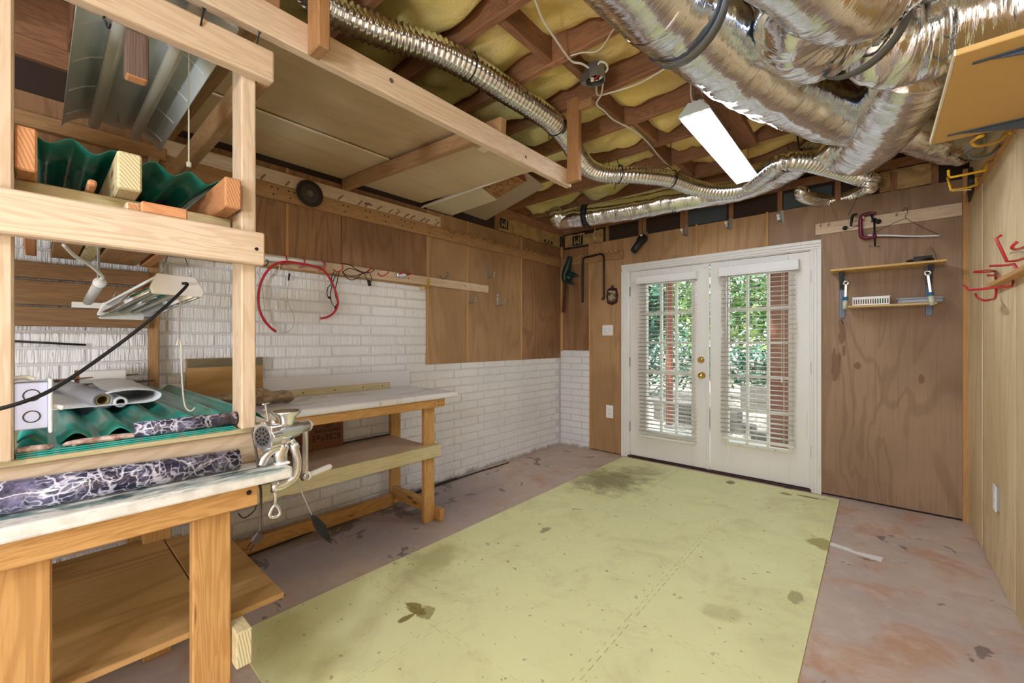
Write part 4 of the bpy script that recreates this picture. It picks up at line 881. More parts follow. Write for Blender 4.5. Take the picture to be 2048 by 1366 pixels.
a, b2, c = PX(590, 955, -1.375), PX(606, 990, -1.365), PX(624, 1030, -1.35); e = PX(664, 1088, -1.33)
part('wire', MB().tube([a, (a + b2) / 2 + V((0, .003, 0)), b2, c], .0024, 6, 6), STEEL, pd, smooth=True)
dr = (e - c).normalized(); si = dr.cross(V((1, .2, 0))).normalized(); L = (e - c).length
pts = [(0, -.003), (L * .2, -.012), (L * .45, -.0165), (L * .8, -.009), (L, 0), (L * .8, .009), (L * .45, .0165), (L * .2, .012), (0, .003)]
pb = part('blade', MB().prism(pts, c, dr, si, .003), BLACK, pd)
for k in (-2, -1, 0, 1, 2): part('blade_rib', MB().tube([c + dr * L * .12 + si * k * .002, c + dr * L * .45 + si * k * .0055, c + dr * L * .85 + si * k * .002], .0012, 5, 4), IRON, pb)
one('apron_wire', 'short black wire hook under the apron of the near bench', 'wire', MB().tube([PX(513, 1008, -1.43), PX(508, 1022, -1.43), PX(488, 1036, -1.43), PX(476, 1026, -1.44)], .0018, 6, 5), BLACK, smooth=True)
# ------------------------------------------------------------------ rails on the left wall
WX = XL + .008                               # face of the plywood
def rail(name, label, y0, y1, z0, z1, x1, m_, pegs, holes, cat='rail', ln=.055):
    t = T(name, label, cat, (x1, (y0 + y1) / 2, z0)); rb_ = part('rail_board', B((WX, y0, z0), (x1, y1, z1), la=1, end=1), [m_, WOODE], t, bevel=.003)
    pm = MB().tube([(0, 0, 0), (ln, .004, ln * .25)], .0055, 8); me = mesh('peg', pm, OLDP, (0, 0, 0), True)
    for y, z in pegs: o = link('peg', me, t, V((x1 - .004, y, z)) - V(t.location)); o.rotation_euler.z = R.uniform(-.08, .08)
    hm = mesh('peg_hole', MB().lathe([(.0055, 0), (.0055, .0006), (0, .0006)], (0, 0, 0), (1, 0, 0), 8), SHADOW)
    for y, z in holes: link('peg_hole', hm, rb_, V((x1 - .0001, y, z)) - V(t.location))
    return t
pu = [PX(u, v, -2.86).y for u, v in ((522, 360), (572, 373), (677, 402), (717, 412), (731, 417), (755, 423), (778, 430), (792, 433), (810, 438), (822, 441), (842, 446), (852, 449), (871, 453))]
rail('upper_peg_rail', 'upper pine peg rail on the left wall with the round saw blade', .44, 2.331, 2.250, 2.335, -2.862, WOOD, [(y, 2.256) for y in pu], [(y, 2.30) for y in (1.9, 2.28)])
lo_p = [2.36 + k * (4.12 - 2.36) / 25 + R.uniform(-.012, .012) for k in range(26)]
rail('lower_peg_rail', 'long lower pine peg rail running to the corner of the left wall', .44, 4.20, 2.150, 2.2495, -2.866, OLDP, [(y, 2.232 + R.uniform(-.004, .006)) for y in lo_p], [(y + dy, z) for y in (.98, 1.08, 1.2, 1.45, 1.62, 1.78, 1.93, 2.02, 2.2, 2.45, 2.7, 2.95, 3.2, 3.5, 3.8) for dy, z in ((0, 2.225), (.035, 2.222), (.01, 2.18))])
c = PX(620, 387, -2.845); sw = T('saw_blade', 'round dark circular saw blade hung on the upper peg rail', 'saw blade', c)
pts = []
for k in range(120):
    t = 2 * PI * k / 120; r_ = .091 if k % 2 else .0835; pts.append((r_ * math.cos(t), r_ * math.sin(t)))
bdk = part('blade_disc', MB().prism(pts, c, (0, 1, 0), (0, 0, 1), .0025), plain('tarnished_steel', '#3f3b3a', .42, .75), sw)
part('blade_collar', MB().lathe([(.058, 0), (.058, .001), (.050, .0016), (.040, .0016), (.040, .0006), (.022, .0006)], c + V((.0025, 0, 0)), (1, 0, 0), 40), plain('worn_steel', '#55504d', .38, .8), bdk, smooth=False)
part('blade_hub', MB().lathe([(.022, 0), (.022, .002), (0, .002)], c + V((.0025, 0, 0)), (1, 0, 0), 24), plain('grey_hub', '#77716c', .4, .8), bdk)
part('arbor_peg', MB().tube([c + V((-.02, 0, 0)), c + V((.014, 0, .003))], .0065, 8), OLDP, sw)
hr = rail('hook_rail', 'pale pine hook rail above the white brick on the left wall', .44, 2.933, 1.728, 1.80, -2.868, WOOD, [], [(y, 1.765) for y in (2.0, 2.62)])
part('backing_strip', B((WX - .01, .44, 1.715), (-2.876, 2.24, 1.7285), la=1), OLDP, hr)
RX = -2.868
def bent(name, label, pts, r, m_, cat='hook', sm=4, group=None, extra=None):
    o = one(name, label, cat, MB().tube([PX(*p) if len(p) == 3 else V(p[:3]) for p in pts], r, 8, sm), m_, group, smooth=True); return o
for k, (u, lab) in enumerate(((572, 'red hook holding the tube at the batten'), (608, 'red hook in the middle of the white tube'), (647, 'red hook at the right end of the white tube'))):
    v = 512 + (u - 572) * .155; bent('red_hook', lab, [(u - 10, v + 17, RX), (u - 8, v + 17, RX + .02), (u - 6, v + 16, RX + .045), (u + 1, v + 14, RX + .06), (u + 1, v + 4, RX + .062), (u - 1, v - 2, RX + .05)], .0042, RED)
bent('red_hook', 'red hook at the top of the dark tangled cords', [(667, 539, RX), (672, 543, RX + .02), (677, 543, RX + .05), (685, 538, RX + .06), (684, 528, RX + .055), (680, 527, RX + .05)], .004, RED)
bent('red_hook', 'red hook half hidden right of the dark tangled cords', [(724, 545, RX), (732, 546, RX + .03), (739, 541, RX + .06), (740, 535, RX + .06)], .004, RED)
bent('red_hook', 'plain empty red hook right of the cords on the hook rail', [(756, 546, RX), (759, 551, RX + .025), (766, 552, RX + .045), (776, 546, RX + .06), (777, 541, RX + .06)], .0042, RED)
tl2 = T('spare_tube', 'white fluorescent tube strip held by red hooks on the hook rail', 'tube', (-2.83, 1.0, 1.79))
a, b2 = PX(505, 513, -2.84), PX(645, 528, -2.84)
part('tube', MB().tube([a, b2], .0165, 14), WPLAS, tl2, smooth=True); part('back_strip', MB().bar(a + V((-.02, 0, .016)), b2 + V((-.02, 0, .016)), .012, .010), WHITE, tl2)
part('tube_end', MB().tube([b2, b2 + (b2 - a).normalized() * .016], .0172, 14), STEEL, tl2, smooth=True)
one('red_hose', 'loop of red hose hanging on the hook rail over the brick', 'hose', MB().tube([PX(552, 663, -2.85), PX(540, 654, -2.845), PX(527, 638, -2.84), PX(518, 615, -2.84), PX(517, 590, -2.84), PX(522, 565, -2.84), PX(534, 543, -2.835), PX(550, 529, -2.83), PX(570, 524, -2.825), PX(600, 527, -2.822), PX(628, 533, -2.825), PX(645, 539, -2.83), PX(658, 554, -2.835), PX(668, 575, -2.84), PX(675, 597, -2.84), PX(675, 612, -2.84), PX(667, 626, -2.845), PX(655, 634, -2.85), PX(641, 637, -2.85)], .0075, 10, 5), RED, smooth=True)
wc = T('plug_lead', 'thin white plug cord hanging inside the red hose loop', 'cord', PX(558, 600, -2.86))
part('cord', MB().tube([PX(560, 526, -2.85), PX(558, 540, -2.858), PX(558, 570, -2.86), PX(557, 605, -2.86)], .0026, 6, 5), WIREW, wc, smooth=True); part('plug_body', MB().tube([PX(557, 603, -2.86), PX(558, 613, -2.86)], [.004, .010], 8), WIREW, wc)
for du in (-1.6, 2.2): part('prong', MB().tube([PX(558 + du, 613, -2.86), PX(558 + du, 618, -2.86)], .0016, 5), STEEL, wc)
gw = T('grey_wire', 'thin grey wire loop with a black sleeve inside the red hose', 'wire', PX(580, 600, -2.865))
part('wire', MB().tube([PX(570, 527, -2.85), PX(577, 538, -2.858), PX(579, 560, -2.862), PX(574, 585, -2.862), PX(578, 610, -2.862), PX(587, 630, -2.862), PX(587, 650, -2.862), PX(578, 662, -2.862), PX(563, 667, -2.862), PX(545, 662, -2.862), PX(532, 640, -2.862), PX(528, 605, -2.862), PX(523, 570, -2.862), PX(513, 533, -2.862)], .0016, 6, 5), plain('grey_wire_skin', '#a9a9ab', .5), gw, smooth=True)
part('sleeve', MB().tube([PX(579, 547, -2.860), PX(577, 561, -2.860)], .006, 8), BLACK, gw)
cc = T('cord_tangle', 'tangled dark cords with small plugs on two red hooks of the rail', 'cords', PX(700, 545, -2.83))
part('cord', MB().tube([PX(683, 527, -2.81), PX(700, 530, -2.82), PX(715, 540, -2.82), PX(735, 546, -2.815), PX(748, 540, -2.82), PX(742, 538, -2.82), PX(728, 546, -2.82), PX(712, 551, -2.83), PX(696, 551, -2.83), PX(686, 544, -2.82), PX(700, 537, -2.825), PX(718, 543, -2.82), PX(725, 547, -2.82)], .003, 6, 6), INK, cc, smooth=True)
part('cord', MB().tube([PX(725, 546, -2.82), PX(715, 555, -2.835), PX(704, 560, -2.84), PX(693, 555, -2.84), PX(684, 543, -2.82)], .003, 6, 6), INK, cc, smooth=True)
part('cord', MB().tube([PX(679, 541, -2.82), PX(675, 560, -2.85), PX(670, 585, -2.85), PX(675, 605, -2.85), PX(675, 612, -2.85), PX(671, 615, -2.85), PX(665, 608, -2.85), PX(661, 595, -2.85), PX(664, 570, -2.85), PX(673, 545, -2.83)], .003, 6, 6), INK, cc, smooth=True)
part('cord', MB().tube([PX(668, 543, -2.83), PX(663, 556, -2.85), PX(665, 566, -2.85), PX(656, 575, -2.85), PX(654, 588, -2.85), PX(657, 595, -2.85)], .003, 6, 6), INK, cc, smooth=True)
part('cord', MB().tube([PX(728, 547, -2.82), PX(735, 560, -2.85), PX(738, 567, -2.85), PX(744, 560, -2.85), PX(740, 548, -2.83)], .003, 6, 6), INK, cc, smooth=True)
part('plug', MB().bar(PX(737, 560, -2.85), PX(740, 572, -2.85), .018, .024, up=(1, 0, 0)), INK, cc, bevel=.003); part('plug', MB().bar(PX(656, 594, -2.85), PX(662, 597, -2.85), .014, .014, up=(1, 0, 0)), INK, cc, bevel=.003); part('plug', MB().bar(PX(670, 618, -2.85), PX(675, 608, -2.85), .014, .014, up=(1, 0, 0)), INK, cc, bevel=.003)
bent('black_wire_hook', 'black curved wire hook at the left end of the hook rail', [(516, 521, RX), (530, 531, RX + .03), (537, 524, RX + .06), (532, 519, RX + .055)], .003, IRON)
cl = T('spring_clip', 'metal clip with two red handles on the hook rail', 'clip', PX(800, 551, RX))
part('clip_body', MB().bar(PX(794, 550, RX + .02), PX(812, 551, RX + .02), .03, .014, up=(1, 0, 0)), STEEL, cl, bevel=.004)
part('clip_disc', MB().lathe([(.018, 0), (.018, .006), (0, .008)], PX(800, 552, RX + .018), (1, -.3, 0), 14), ZINC, cl)
for u, v in ((799, 548), (814, 550)): part('red_handle', MB().tube([PX(u, v, RX + .03), PX(u + 9, v - 3, RX + .05)], .0065, 8), RED, cl)
yh = [(841, 569, RX + .012), (840, 579, RX + .05), (857, 579, RX + .05), (859, 557, RX + .03), (856, 557, RX + .005)]
bent('yellow_hook', 'square yellow hook hanging at the left edge of the tan panels', yh + [(856, 575, RX + .005), (843, 572, RX + .005), (841, 569, RX + .012)], .0042, YEL, sm=0)
bent('grey_hook', 'grey curved hook above the hook rail on the plywood', [(880, 552, WX + .002), (884, 557, WX + .02), (890, 557, WX + .05), (896, 551, WX + .062), (896, 545, WX + .06), (893, 544, WX + .058)], .0042, plain('grey_hook_paint', '#62666a', .45), sm=5)
def jhook(name, label, u, v, group=None):
    # flat strap with screws, arm out from the wall and an upturned tip; u, v is the top of the strap
    p = PX(u, v, WX); t = T(name, label, 'hook', (WX, p.y, p.z - .11)); y = p.y
    bs_ = part('back_strap', B((WX, y - .010, p.z - .115), (WX + .003, y + .010, p.z)), ZINC, t, bevel=.001)
    part('arm', MB().bar((WX, y, p.z - .114), (WX + .085, y + .002, p.z - .110), .018, .003), ZINC, t); part('tip', MB().bar((WX + .085, y + .002, p.z - .1105), (WX + .103, y + .003, p.z - .060), .018, .003, up=(1, 0, 0)), ZINC, t)
    for dz in (.03, .085): part('screw', MB().lathe([(.005, 0), (.003, .003)], (WX + .003, y, p.z - dz), (1, 0, 0), 8), IRON, bs_)
jhook('strap_hook', 'grey strap hook highest on the plywood left of the corner', 974, 533); jhook('strap_hook', 'grey strap hook touching the right end of the hook rail below', 936, 582); jhook('strap_hook', 'lower right grey strap hook on the bare plywood panel', 995, 588)

# ------------------------------------------------------------------ back wall: things left of the doors
BY = YB - .004                               # face of the back plywood
br = T('corner_peg_rail', 'short pine peg rail on the back wall between corner and doors', 'rail', (-2.5, BY, 2.16))
part('rail_board', B((-2.868, BY - .02, 2.160), (-2.075, BY, 2.255), la=0), OLDP, br, bevel=.003)
pm = mesh('peg', MB().tube([(0, 0, 0), (-.004, -.05, .014)], .0055, 8), WOOD, (0, 0, 0), True)
for x in (-2.60, -2.57, -2.36, -2.25, -2.20, -2.15): link('peg', pm, br, (x + 2.5, -.018, .075))
hm = mesh('peg_hole', MB().lathe([(.005, 0), (.005, .0006), (0, .0006)], (0, 0, 0), (0, -1, 0), 8), SHADOW)
for x, z in ((-2.48, .07), (-2.45, .07), (-2.42, .07), (-2.30, .07), (-2.27, .07), (-2.16, .07), (-2.12, .075), (-2.11, .03), (-2.5, .03)): link('peg_hole', hm, br, (x + 2.5, -.0201, z))
ht = T('hedge_trimmer', 'dark green hedge trimmer hanging blade down in the room corner', 'hedge trimmer', PY(1135, 600, BY - .07))
Y = BY - .075
part('handle', MB().tube([PY(1140, 513, Y), PY(1137, 527, Y), PY(1132, 542, Y), PY(1130, 556, Y), PY(1132, 564, Y)], [.026, .034, .046, .044, .030], 12, 5), GREEN, ht, smooth=True)
part('motor_body', MB().sphere(PY(1137, 552, Y), .062, 14, (.75, .7, 1.25)), GREEN, ht, smooth=True)
part('front_guard', MB().tube([PY(1136, 547, Y - .03), PY(1148, 550, Y - .05), PY(1154, 552, Y - .06)], [.03, .026, .012], 10, 4), GREEN, ht, smooth=True)
part('lower_guard', MB().tube([PY(1134, 560, Y - .02), PY(1142, 566, Y - .05), PY(1148, 569, Y - .05)], [.026, .018, .008], 10, 4), GREEN, ht, smooth=True)
a, b2 = PY(1131, 562, Y), PY(1126.5, 625, Y)
bbar = part('blade_bar', MB().bar(a, b2, .034, .005, up=(0, 1, 0)), plain('rusty_blade', '#4a2319', .6, .2), ht)
for k in range(22):
    p = a + (b2 - a) * ((k + .5) / 22); part('tooth', MB().bar(p + V((-.034, 0, .003)), p + V((.034, 0, -.005)), .006, .008, up=(0, 1, 0)), plain('rusty_tooth', '#6b4a3c', .5, .3) if k == 0 else bpy.data.materials['rusty_tooth'], bbar)
ub = T('bent_bar', 'black U-shaped bent steel bar hanging on the corner peg rail', 'bar', PY(1186, 512, BY - .04)); Y = BY - .045
part('bar', MB().tube([PY(1165, 605, Y), PY(1165, 560, Y), PY(1165.5, 522, Y), PY(1170, 515, Y), PY(1185, 512, Y), PY(1199, 508, Y), PY(1206, 511, Y), PY(1207.5, 520, Y), PY(1207.5, 560, Y), PY(1207.5, 598, Y)], .0115, 8, 4), plain('black_bar', '#221519', .45), ub, smooth=True)
part('bar_foot', MB().tube([PY(1207.5, 594, Y), PY(1205, 600, Y)], .014, 8), BLACK, ub)
pq = T('hanging_plaque', 'small scalloped maroon framed picture hanging left of the doors', 'picture', PY(1224, 592, BY)); pts = []
for k in range(40):
    t = 2 * PI * k / 40; r_ = 1.02 - .05 * math.cos(t * 4) + .05 * math.cos(8 * t); pts.append((.072 * r_ * math.cos(t), .098 * r_ * math.sin(t)))
c = PY(1225, 592, BY - .012); part('frame', MB().prism(pts, c, (1, 0, 0), (0, 0, 1), .012), MAROON, pq, bevel=.004)
def _pic(M):
    n = M.noise(M.pos(), 22, 4, .6); M.set(Base_Color=M.mix(M.step(n, .42, .6), lin('#26382a'), lin('#b3a184')), Roughness=.4)
PIC = MIXP('faded_picture', _pic)
part('picture_panel', MB().prism([(-.045, -.065), (.03, -.065), (.032, -.04), (.05, -.035), (.045, .055), (-.05, .06)], c + V((0, -.0125, 0)), (1, 0, 0), (0, 0, 1), .003), PIC, pq); part('hanger_ring', MB().tube([c + V((math.cos(t) * .012, 0, .108 + math.sin(t) * .012)) for t in [k * PI / 5 for k in range(10)]], .004, 6, closed=True), BLACK, pq)
def plate(name, label, u0, v0, u1, v1, kind):
    a, b2 = PY(u0, v1, BY), PY(u1, v0, BY); t = T(name, label, kind, ((a.x + b2.x) / 2, BY, a.z)); part('cover_plate', B((a.x, BY - .006, a.z), (b2.x, BY, b2.z)), WPLAS, t, bevel=.002)
    cx, cz = (a.x + b2.x) / 2, (a.z + b2.z) / 2
    if kind == 'switch':
        for dx in (-.022, .022): part('toggle', MB().bar((cx + dx, BY - .006, cz), (cx + dx, BY - .016, cz + .006), .009, .02), WPLAS, t)
        o = part('ink_marks', MB().tube([(cx - .03, BY - .0065, cz + .03), (cx - .028, BY - .0065, cz), (cx - .015, BY - .0065, cz - .035)], .0012, 5, 3).tube([(cx + .02, BY - .0065, cz + .03), (cx + .028, BY - .0065, cz + .012), (cx + .02, BY - .0065, cz - .008)], .0012, 5, 3), INK, t)
    else:
        for dz in (-.022, .022):
            sf_ = part('socket_face', MB().lathe([(.016, 0), (.016, .002), (0, .002)], (cx, BY - .006, cz + dz), (0, -1, 0), 16), WPLAS, t)
            for dx in (-.006, .006): part('slot', B((cx + dx - .001, BY - .0087, cz + dz - .005), (cx + dx + .001, BY - .0079, cz + dz + .006)), INK, sf_)
plate('light_switch', 'white double switch plate with pen marks left of the doors', 1205, 650, 1226, 671, 'switch'); plate('power_outlet', 'white wall outlet low between the brick return and the doors', 1212.5, 811, 1226.5, 835, 'outlet')
# nozzle and utility hooks under the joists
nz = T('vacuum_nozzle', 'black vacuum nozzle hanging on the first hook above the doors', 'nozzle', PY(1290, 475, BY - .03))
a, b2 = PY(1287, 478, BY - .05), PY(1268, 505, BY - .16)
part('nozzle_tube', MB().lathe([(.020, 0), (.046, .0), (.050, .03), (.046, .06), (.038, .085), (.036, .2), (.031, .2), (.030, .12), (0, .12)], a + V((0, 0, .02)), b2 - a, 20), BLACK, nz, smooth=True)
def uhook(label, u, v):
    p = PY(u, v, BY); t = T('utility_hook', label, 'hook', (p.x, BY, p.z - .1)); x, z = p.x, p.z
    part('back_plate', B((x - .014, BY - .003, z - .11), (x + .014, BY, z)), ZINC, t, bevel=.001); part('hook_arm', MB().bar((x, BY, z - .105), (x - .012, BY - .085, z - .098), .02, .0035), ZINC, t)
    part('hook_tip', MB().bar((x - .012, BY - .085, z - .098), (x - .014, BY - .100, z - .055), .02, .0035, up=(0, 1, 0)), ZINC, t); part('pad', MB().sphere((x - .014, BY - .102, z - .062), .016, 10, (.9, .6, 1)), WPLAS, t, smooth=True)
uhook('first grey utility hook left above the door head', 1373, 451); uhook('middle grey utility hook above the seam of the doors', 1461, 436); uhook('right grey utility hook with white pad above the right door', 1564, 421); uhook('grey utility hook carrying the black vacuum nozzle', 1293, 463)
# paper-faced insulation with printing, at the corner under the ceiling
def jm(o, pos, rotz, s_):
    ax_ = V((math.cos(rotz), math.sin(rotz), 0)); nrm = V((ax_.y, -ax_.x, 0))
    part('print_block', MB().prism([(-s_ * .62, -s_ * .5), (s_ * .62, -s_ * .5), (s_ * .62, s_ * .5), (-s_ * .62, s_ * .5)], pos - nrm * .0, ax_, (0, 0, 1), .0015), INK, o)
    text('logo_letters', 'JM', s_ * 1.02, pos + nrm * .0022, (-PI / 2, 0, rotz + PI), KRAFTP, o, sx=.85)
KRAFTP = plain('kraft_letters', '#c2a470', .75)
def facing(name, label, x0, x1, z0, z1, left):
    t = T(name, label, 'insulation', (XL, x0, z0) if left else (x0, BY, z0))
    def f(u, v):
        s_ = x0 + (x1 - x0) * u; z = z0 + (z1 - z0) * v; d = .018 * abs(mnoise.noise(V((s_ * 9, z * 12, 4)))) + .006
        return (WX - .012 + d, s_, z) if left else (s_, BY + .014 - d, z)
    part('paper_facing', MB().grid(f, 36, 8), KRAFT, t, smooth=False); return t
t = facing('faced_insulation', 'paper-faced insulation with black print at the top of the left wall', 3.10, 4.20, 2.385, 2.53, True); jm(t, V((WX + .014, 3.17, 2.46)), PI / 2, .10)
part('print_block', B((WX + .012, 3.86, 2.395), (WX + .0135, 4.02, 2.43)), INK, t); part('print_letters', B((WX + .0132, 3.89, 2.402), (WX + .014, 3.93, 2.425)).box((WX + .0132, 3.955, 2.402), (WX + .014, 3.99, 2.425)), KRAFTP, t)
t = facing('faced_insulation', 'paper-faced insulation with large black print above the back corner', -2.85, -2.33, 2.385, 2.53, False); jm(t, V((-2.66, BY - .012, 2.445)), 0, .115)
part('print_block', B((-2.56, BY - .0135, 2.50), (-2.44, BY - .012, 2.525)), INK, t); part('loose_wire', MB().tube([(-2.42, BY - .02, 2.55), (-2.43, BY - .03, 2.45), (-2.40, BY - .02, 2.40)], .004, 6, 4), WIREW, t)
facing('faced_insulation', 'brown paper insulation above the shelf at the right end of the back wall', .02, .30, 2.385, 2.54, False)

# ------------------------------------------------------------------ blinds
def blind(name, label, x0, x1, zt, zb, vx0, vx1, vz0, vz1, n, wob):
    t = T(name, label, 'blind', ((x0 + x1) / 2, BY - .05, zb)); yf = BY - .072
    va_ = part('valance', B((vx0, yf, vz0), (vx1, yf + .012, vz1)), WPLAS, t, bevel=.004, seg=2); part('valance_bead', B((vx0, yf - .004, vz0), (vx1, yf + .002, vz0 + .018)), WPLAS, va_, bevel=.003)
    for x in (vx0, vx1 - .01): part('valance_return', B((x, yf + .008, vz0), (x + .010, BY + .012, vz1)), WPLAS, va_)
    part('headrail', B((x0, yf + .016, zt - .005), (x1, yf + .06, zt + .045)), WHITE, t)
    me = mesh('slat', MB().grid(lambda u, v: (-.5 + u, -.024 + v * .048, .003 * (1 - (2 * v - 1) ** 2)), 1, 4), CREAM, (0, 0, 0), True)
    for k in range(n):
        z = zt - .02 - (zt - .02 - zb - .012) * k / n; dx = wob(k / n) if wob else 0
        o = link('slat', me, t, V(((x0 + x1) / 2 + dx, yf + .040, z)) - V(t.location), solid=.0028); o.scale = (x1 - x0, 1, 1); o.rotation_euler = (R.uniform(-.05, .05) + .04, R.uniform(-.003, .003), R.uniform(-.01, .01))
    part('bottom_rail', B((x0, yf + .016, zb - .008), (x1, yf + .064, zb + .012)), CREAM, t, bevel=.003)
    for k in range(3):
        x = x0 + (x1 - x0) * (.14 + .36 * k)
        for dy in (.015, .065): part('ladder_cord', MB().tube([(x, yf + dy, zb), (x, yf + dy, zt)], .0011, 5), WIREW, t)
    return t
bl = blind('window_blind', 'open white slat blind hanging on the left glass door', -1.880, -1.312, 1.862, .262, -1.907, -1.300, 1.852, 1.928, 39, lambda q: .006 * math.sin(q * 9))
br2 = blind('window_blind', 'open white slat blind with lift cord hanging on the right glass door', -1.083, -.512, 1.868, .362, -1.100, -.484, 1.850, 1.938, 36, lambda q: (.010 if .28 < q < .38 else 0) - .008 * max(0, q - .4))
part('tilt_wand', MB().tube([(-1.03, BY - .08, 1.85), (-1.03, BY - .08, 1.20)], .004, 6), WPLAS, br2, smooth=True); part('lift_cord', MB().tube([(-.60, BY - .078, 1.85), (-.602, BY - .078, 1.2), (-.60, BY - .078, .95)], .0018, 5), WIREW, br2); part('cord_weight', MB().lathe([(.003, 0), (.008, -.03), (.006, -.05), (0, -.05)], (-.60, BY - .078, .95), (0, 0, 1), 10), WPLAS, br2, smooth=True)

# ------------------------------------------------------------------ back wall: things right of the doors
pr = T('clamp_peg_rail', 'pine peg rail at the right of the back wall holding clamps and hanger', 'rail', (0, BY, 2.12)); part('rail_board', B((-.375, BY - .019, 2.122), (XR - .03, BY, 2.214), la=0), WOOD, pr, bevel=.003)
pm = mesh('peg', MB().tube([(0, 0, 0), (-.003, -.055, .016)], .0065, 8), WOOD, (0, 0, 0), True); PGX = [-.34, -.29, -.12, -.07, .115]
for x in PGX: link('peg', pm, pr, (x, -.017, .068))
for x, z in ((-.24, .06), (-.215, .06), (-.20, .06), (-.215, .025), (-.15, .06), (.0, .068), (.04, .068), (.165, .066), (.225, .066), (.285, .066), (.345, .066), (.40, .065), (.39, .02), (.02, .03)): link('peg_hole', bpy.data.meshes['peg_hole.002'] if 'peg_hole.002' in bpy.data.meshes else hm, pr, (x, -.0191, z))
def cclamp(name, label, c, s_, m_, tilt, Y):
    t = T(name, label, 'clamp', V((c.x, Y, c.z)))
    def q(a, b_): ca, sa = math.cos(tilt), math.sin(tilt); return V((c.x + (a * ca - b_ * sa) * s_, Y, c.z + (a * sa + b_ * ca) * s_))
    part('frame', MB().tube([q(.55, .92), q(.1, 1.0), q(-.30, .90), q(-.42, .55), q(-.42, -.55), q(-.30, -.90), q(.1, -.98), q(.42, -.92)], [s_ * .15, s_ * .18, s_ * .21, s_ * .21, s_ * .21, s_ * .21, s_ * .19, s_ * .17], 8, 5, flat=.7), m_, t, smooth=True)
    part('screw', MB().tube([q(.42, .45), q(.42, -1.75)], s_ * .065, 8), IRON, t, smooth=True); part('screw_boss', MB().tube([q(.42, -.72), q(.42, -1.08)], s_ * .13, 10), m_, t, smooth=True); part('swivel_pad', MB().lathe([(s_ * .18, 0), (s_ * .14, s_ * .1), (0, s_ * .1)], q(.42, .42), q(.42, 1) - q(.42, 0), 12), IRON, t)
    part('tee_bar', MB().tube([q(.05, -1.68), q(.75, -1.78)], s_ * .04, 6), STEEL, t, smooth=True); return t
c = PY(1735, 452, BY - .05); cclamp('c_clamp', 'purple C-clamp hanging on the right peg rail', c, .094, PURP, .02, BY - .05)
bc = T('black_clamp', 'small black screw clamp left of the purple clamp on the rail', 'clamp', PY(1703, 445, BY - .045)); Y = BY - .045
part('jaw', MB().tube([PY(1714, 428, Y), PY(1706, 431, Y), PY(1703, 442, Y), PY(1702, 453, Y)], [.006, .009, .008, .006], 8, 4), IRON, bc, smooth=True); part('screw', MB().tube([PY(1688, 457, Y), PY(1720, 450, Y)], .004, 8), STEEL, bc, smooth=True); part('screw_knob', MB().sphere(PY(1690, 456, Y), .017, 12), BLACK, bc, smooth=True)
b3 = T('black_clamp', 'small black screw clamp behind the screw of the purple clamp', 'clamp', PY(1748, 440, BY - .035)); Y = BY - .035
part('jaw', MB().tube([PY(1738, 424, Y), PY(1743, 430, Y), PY(1746, 440, Y)], [.006, .009, .007], 8, 4), IRON, b3, smooth=True); part('screw', MB().tube([PY(1742, 443, Y), PY(1760, 441, Y)], .005, 8), IRON, b3, smooth=True); part('screw_knob', MB().sphere(PY(1757, 443, Y), .018, 12), BLACK, b3, smooth=True)
hg = T('coat_hanger', 'thin wire coat hanger with a white tube bar on the right peg rail', 'hanger', PY(1812, 460, BY - .03)); Y = BY - .035
part('wire', MB().tube([PY(1806, 423, Y), PY(1809, 416, Y), PY(1814, 417, Y), PY(1815, 426, Y), PY(1812, 436, Y), PY(1846, 455, Y), PY(1878, 470, Y)], .0016, 6, 4).tube([PY(1812, 436, Y), PY(1775, 452, Y), PY(1738, 472, Y)], .0016, 6, 4), IRON, hg, smooth=True); part('hanger_bar', MB().tube([PY(1736, 470.5, Y), PY(1780, 471, Y), PY(1830, 472.5, Y), PY(1879, 471, Y)], .0062, 10, 4), WPLAS, hg, smooth=True); part('bar_wire', MB().tube([PY(1737, 475, Y), PY(1780, 475, Y), PY(1840, 474, Y)], .002, 6), IRON, hg)
ws = T('two_tier_shelf', 'two-tier pale wooden wall shelf right of the doors', 'shelf', (.06, BY, 1.46))
part('upper_board', B((-.265, BY - .205, 1.790), (.36, BY - .001, 1.806), la=0), MDF, ws, bevel=.002); part('lower_board', B((-.165, BY - .15, 1.508), (.318, BY - .004, 1.523), la=0), lauan('birch_shelf', '#d9bb86', '#c6a470', var=.03), ws, bevel=.002)
for x in (-.205, .285):
    part('bracket', MB().prism([(0, 0), (.018, 0), (.018, .29), (.06, .33), (.155, .345), (.155, .352), (0, .352)], (x, BY - .0005, 1.437), (0, -1, 0), (0, 0, 1), .004), SLATE, ws); bst = part('bracket_strap', B((x - .016, BY - .008, 1.437), (x + .02, BY, 1.788)), SLATE, ws, bevel=.002)
    part('bracket_gusset', MB().bar((x + .002, BY - .006, 1.66), (x + .002, BY - .15, 1.782), .03, .004), SLATE, ws)
    for z in (1.72, 1.745): part('screw', MB().lathe([(.004, 0), (.003, .002)], (x + .01, BY - .008, z), (0, -1, 0), 8), STEEL, bst)
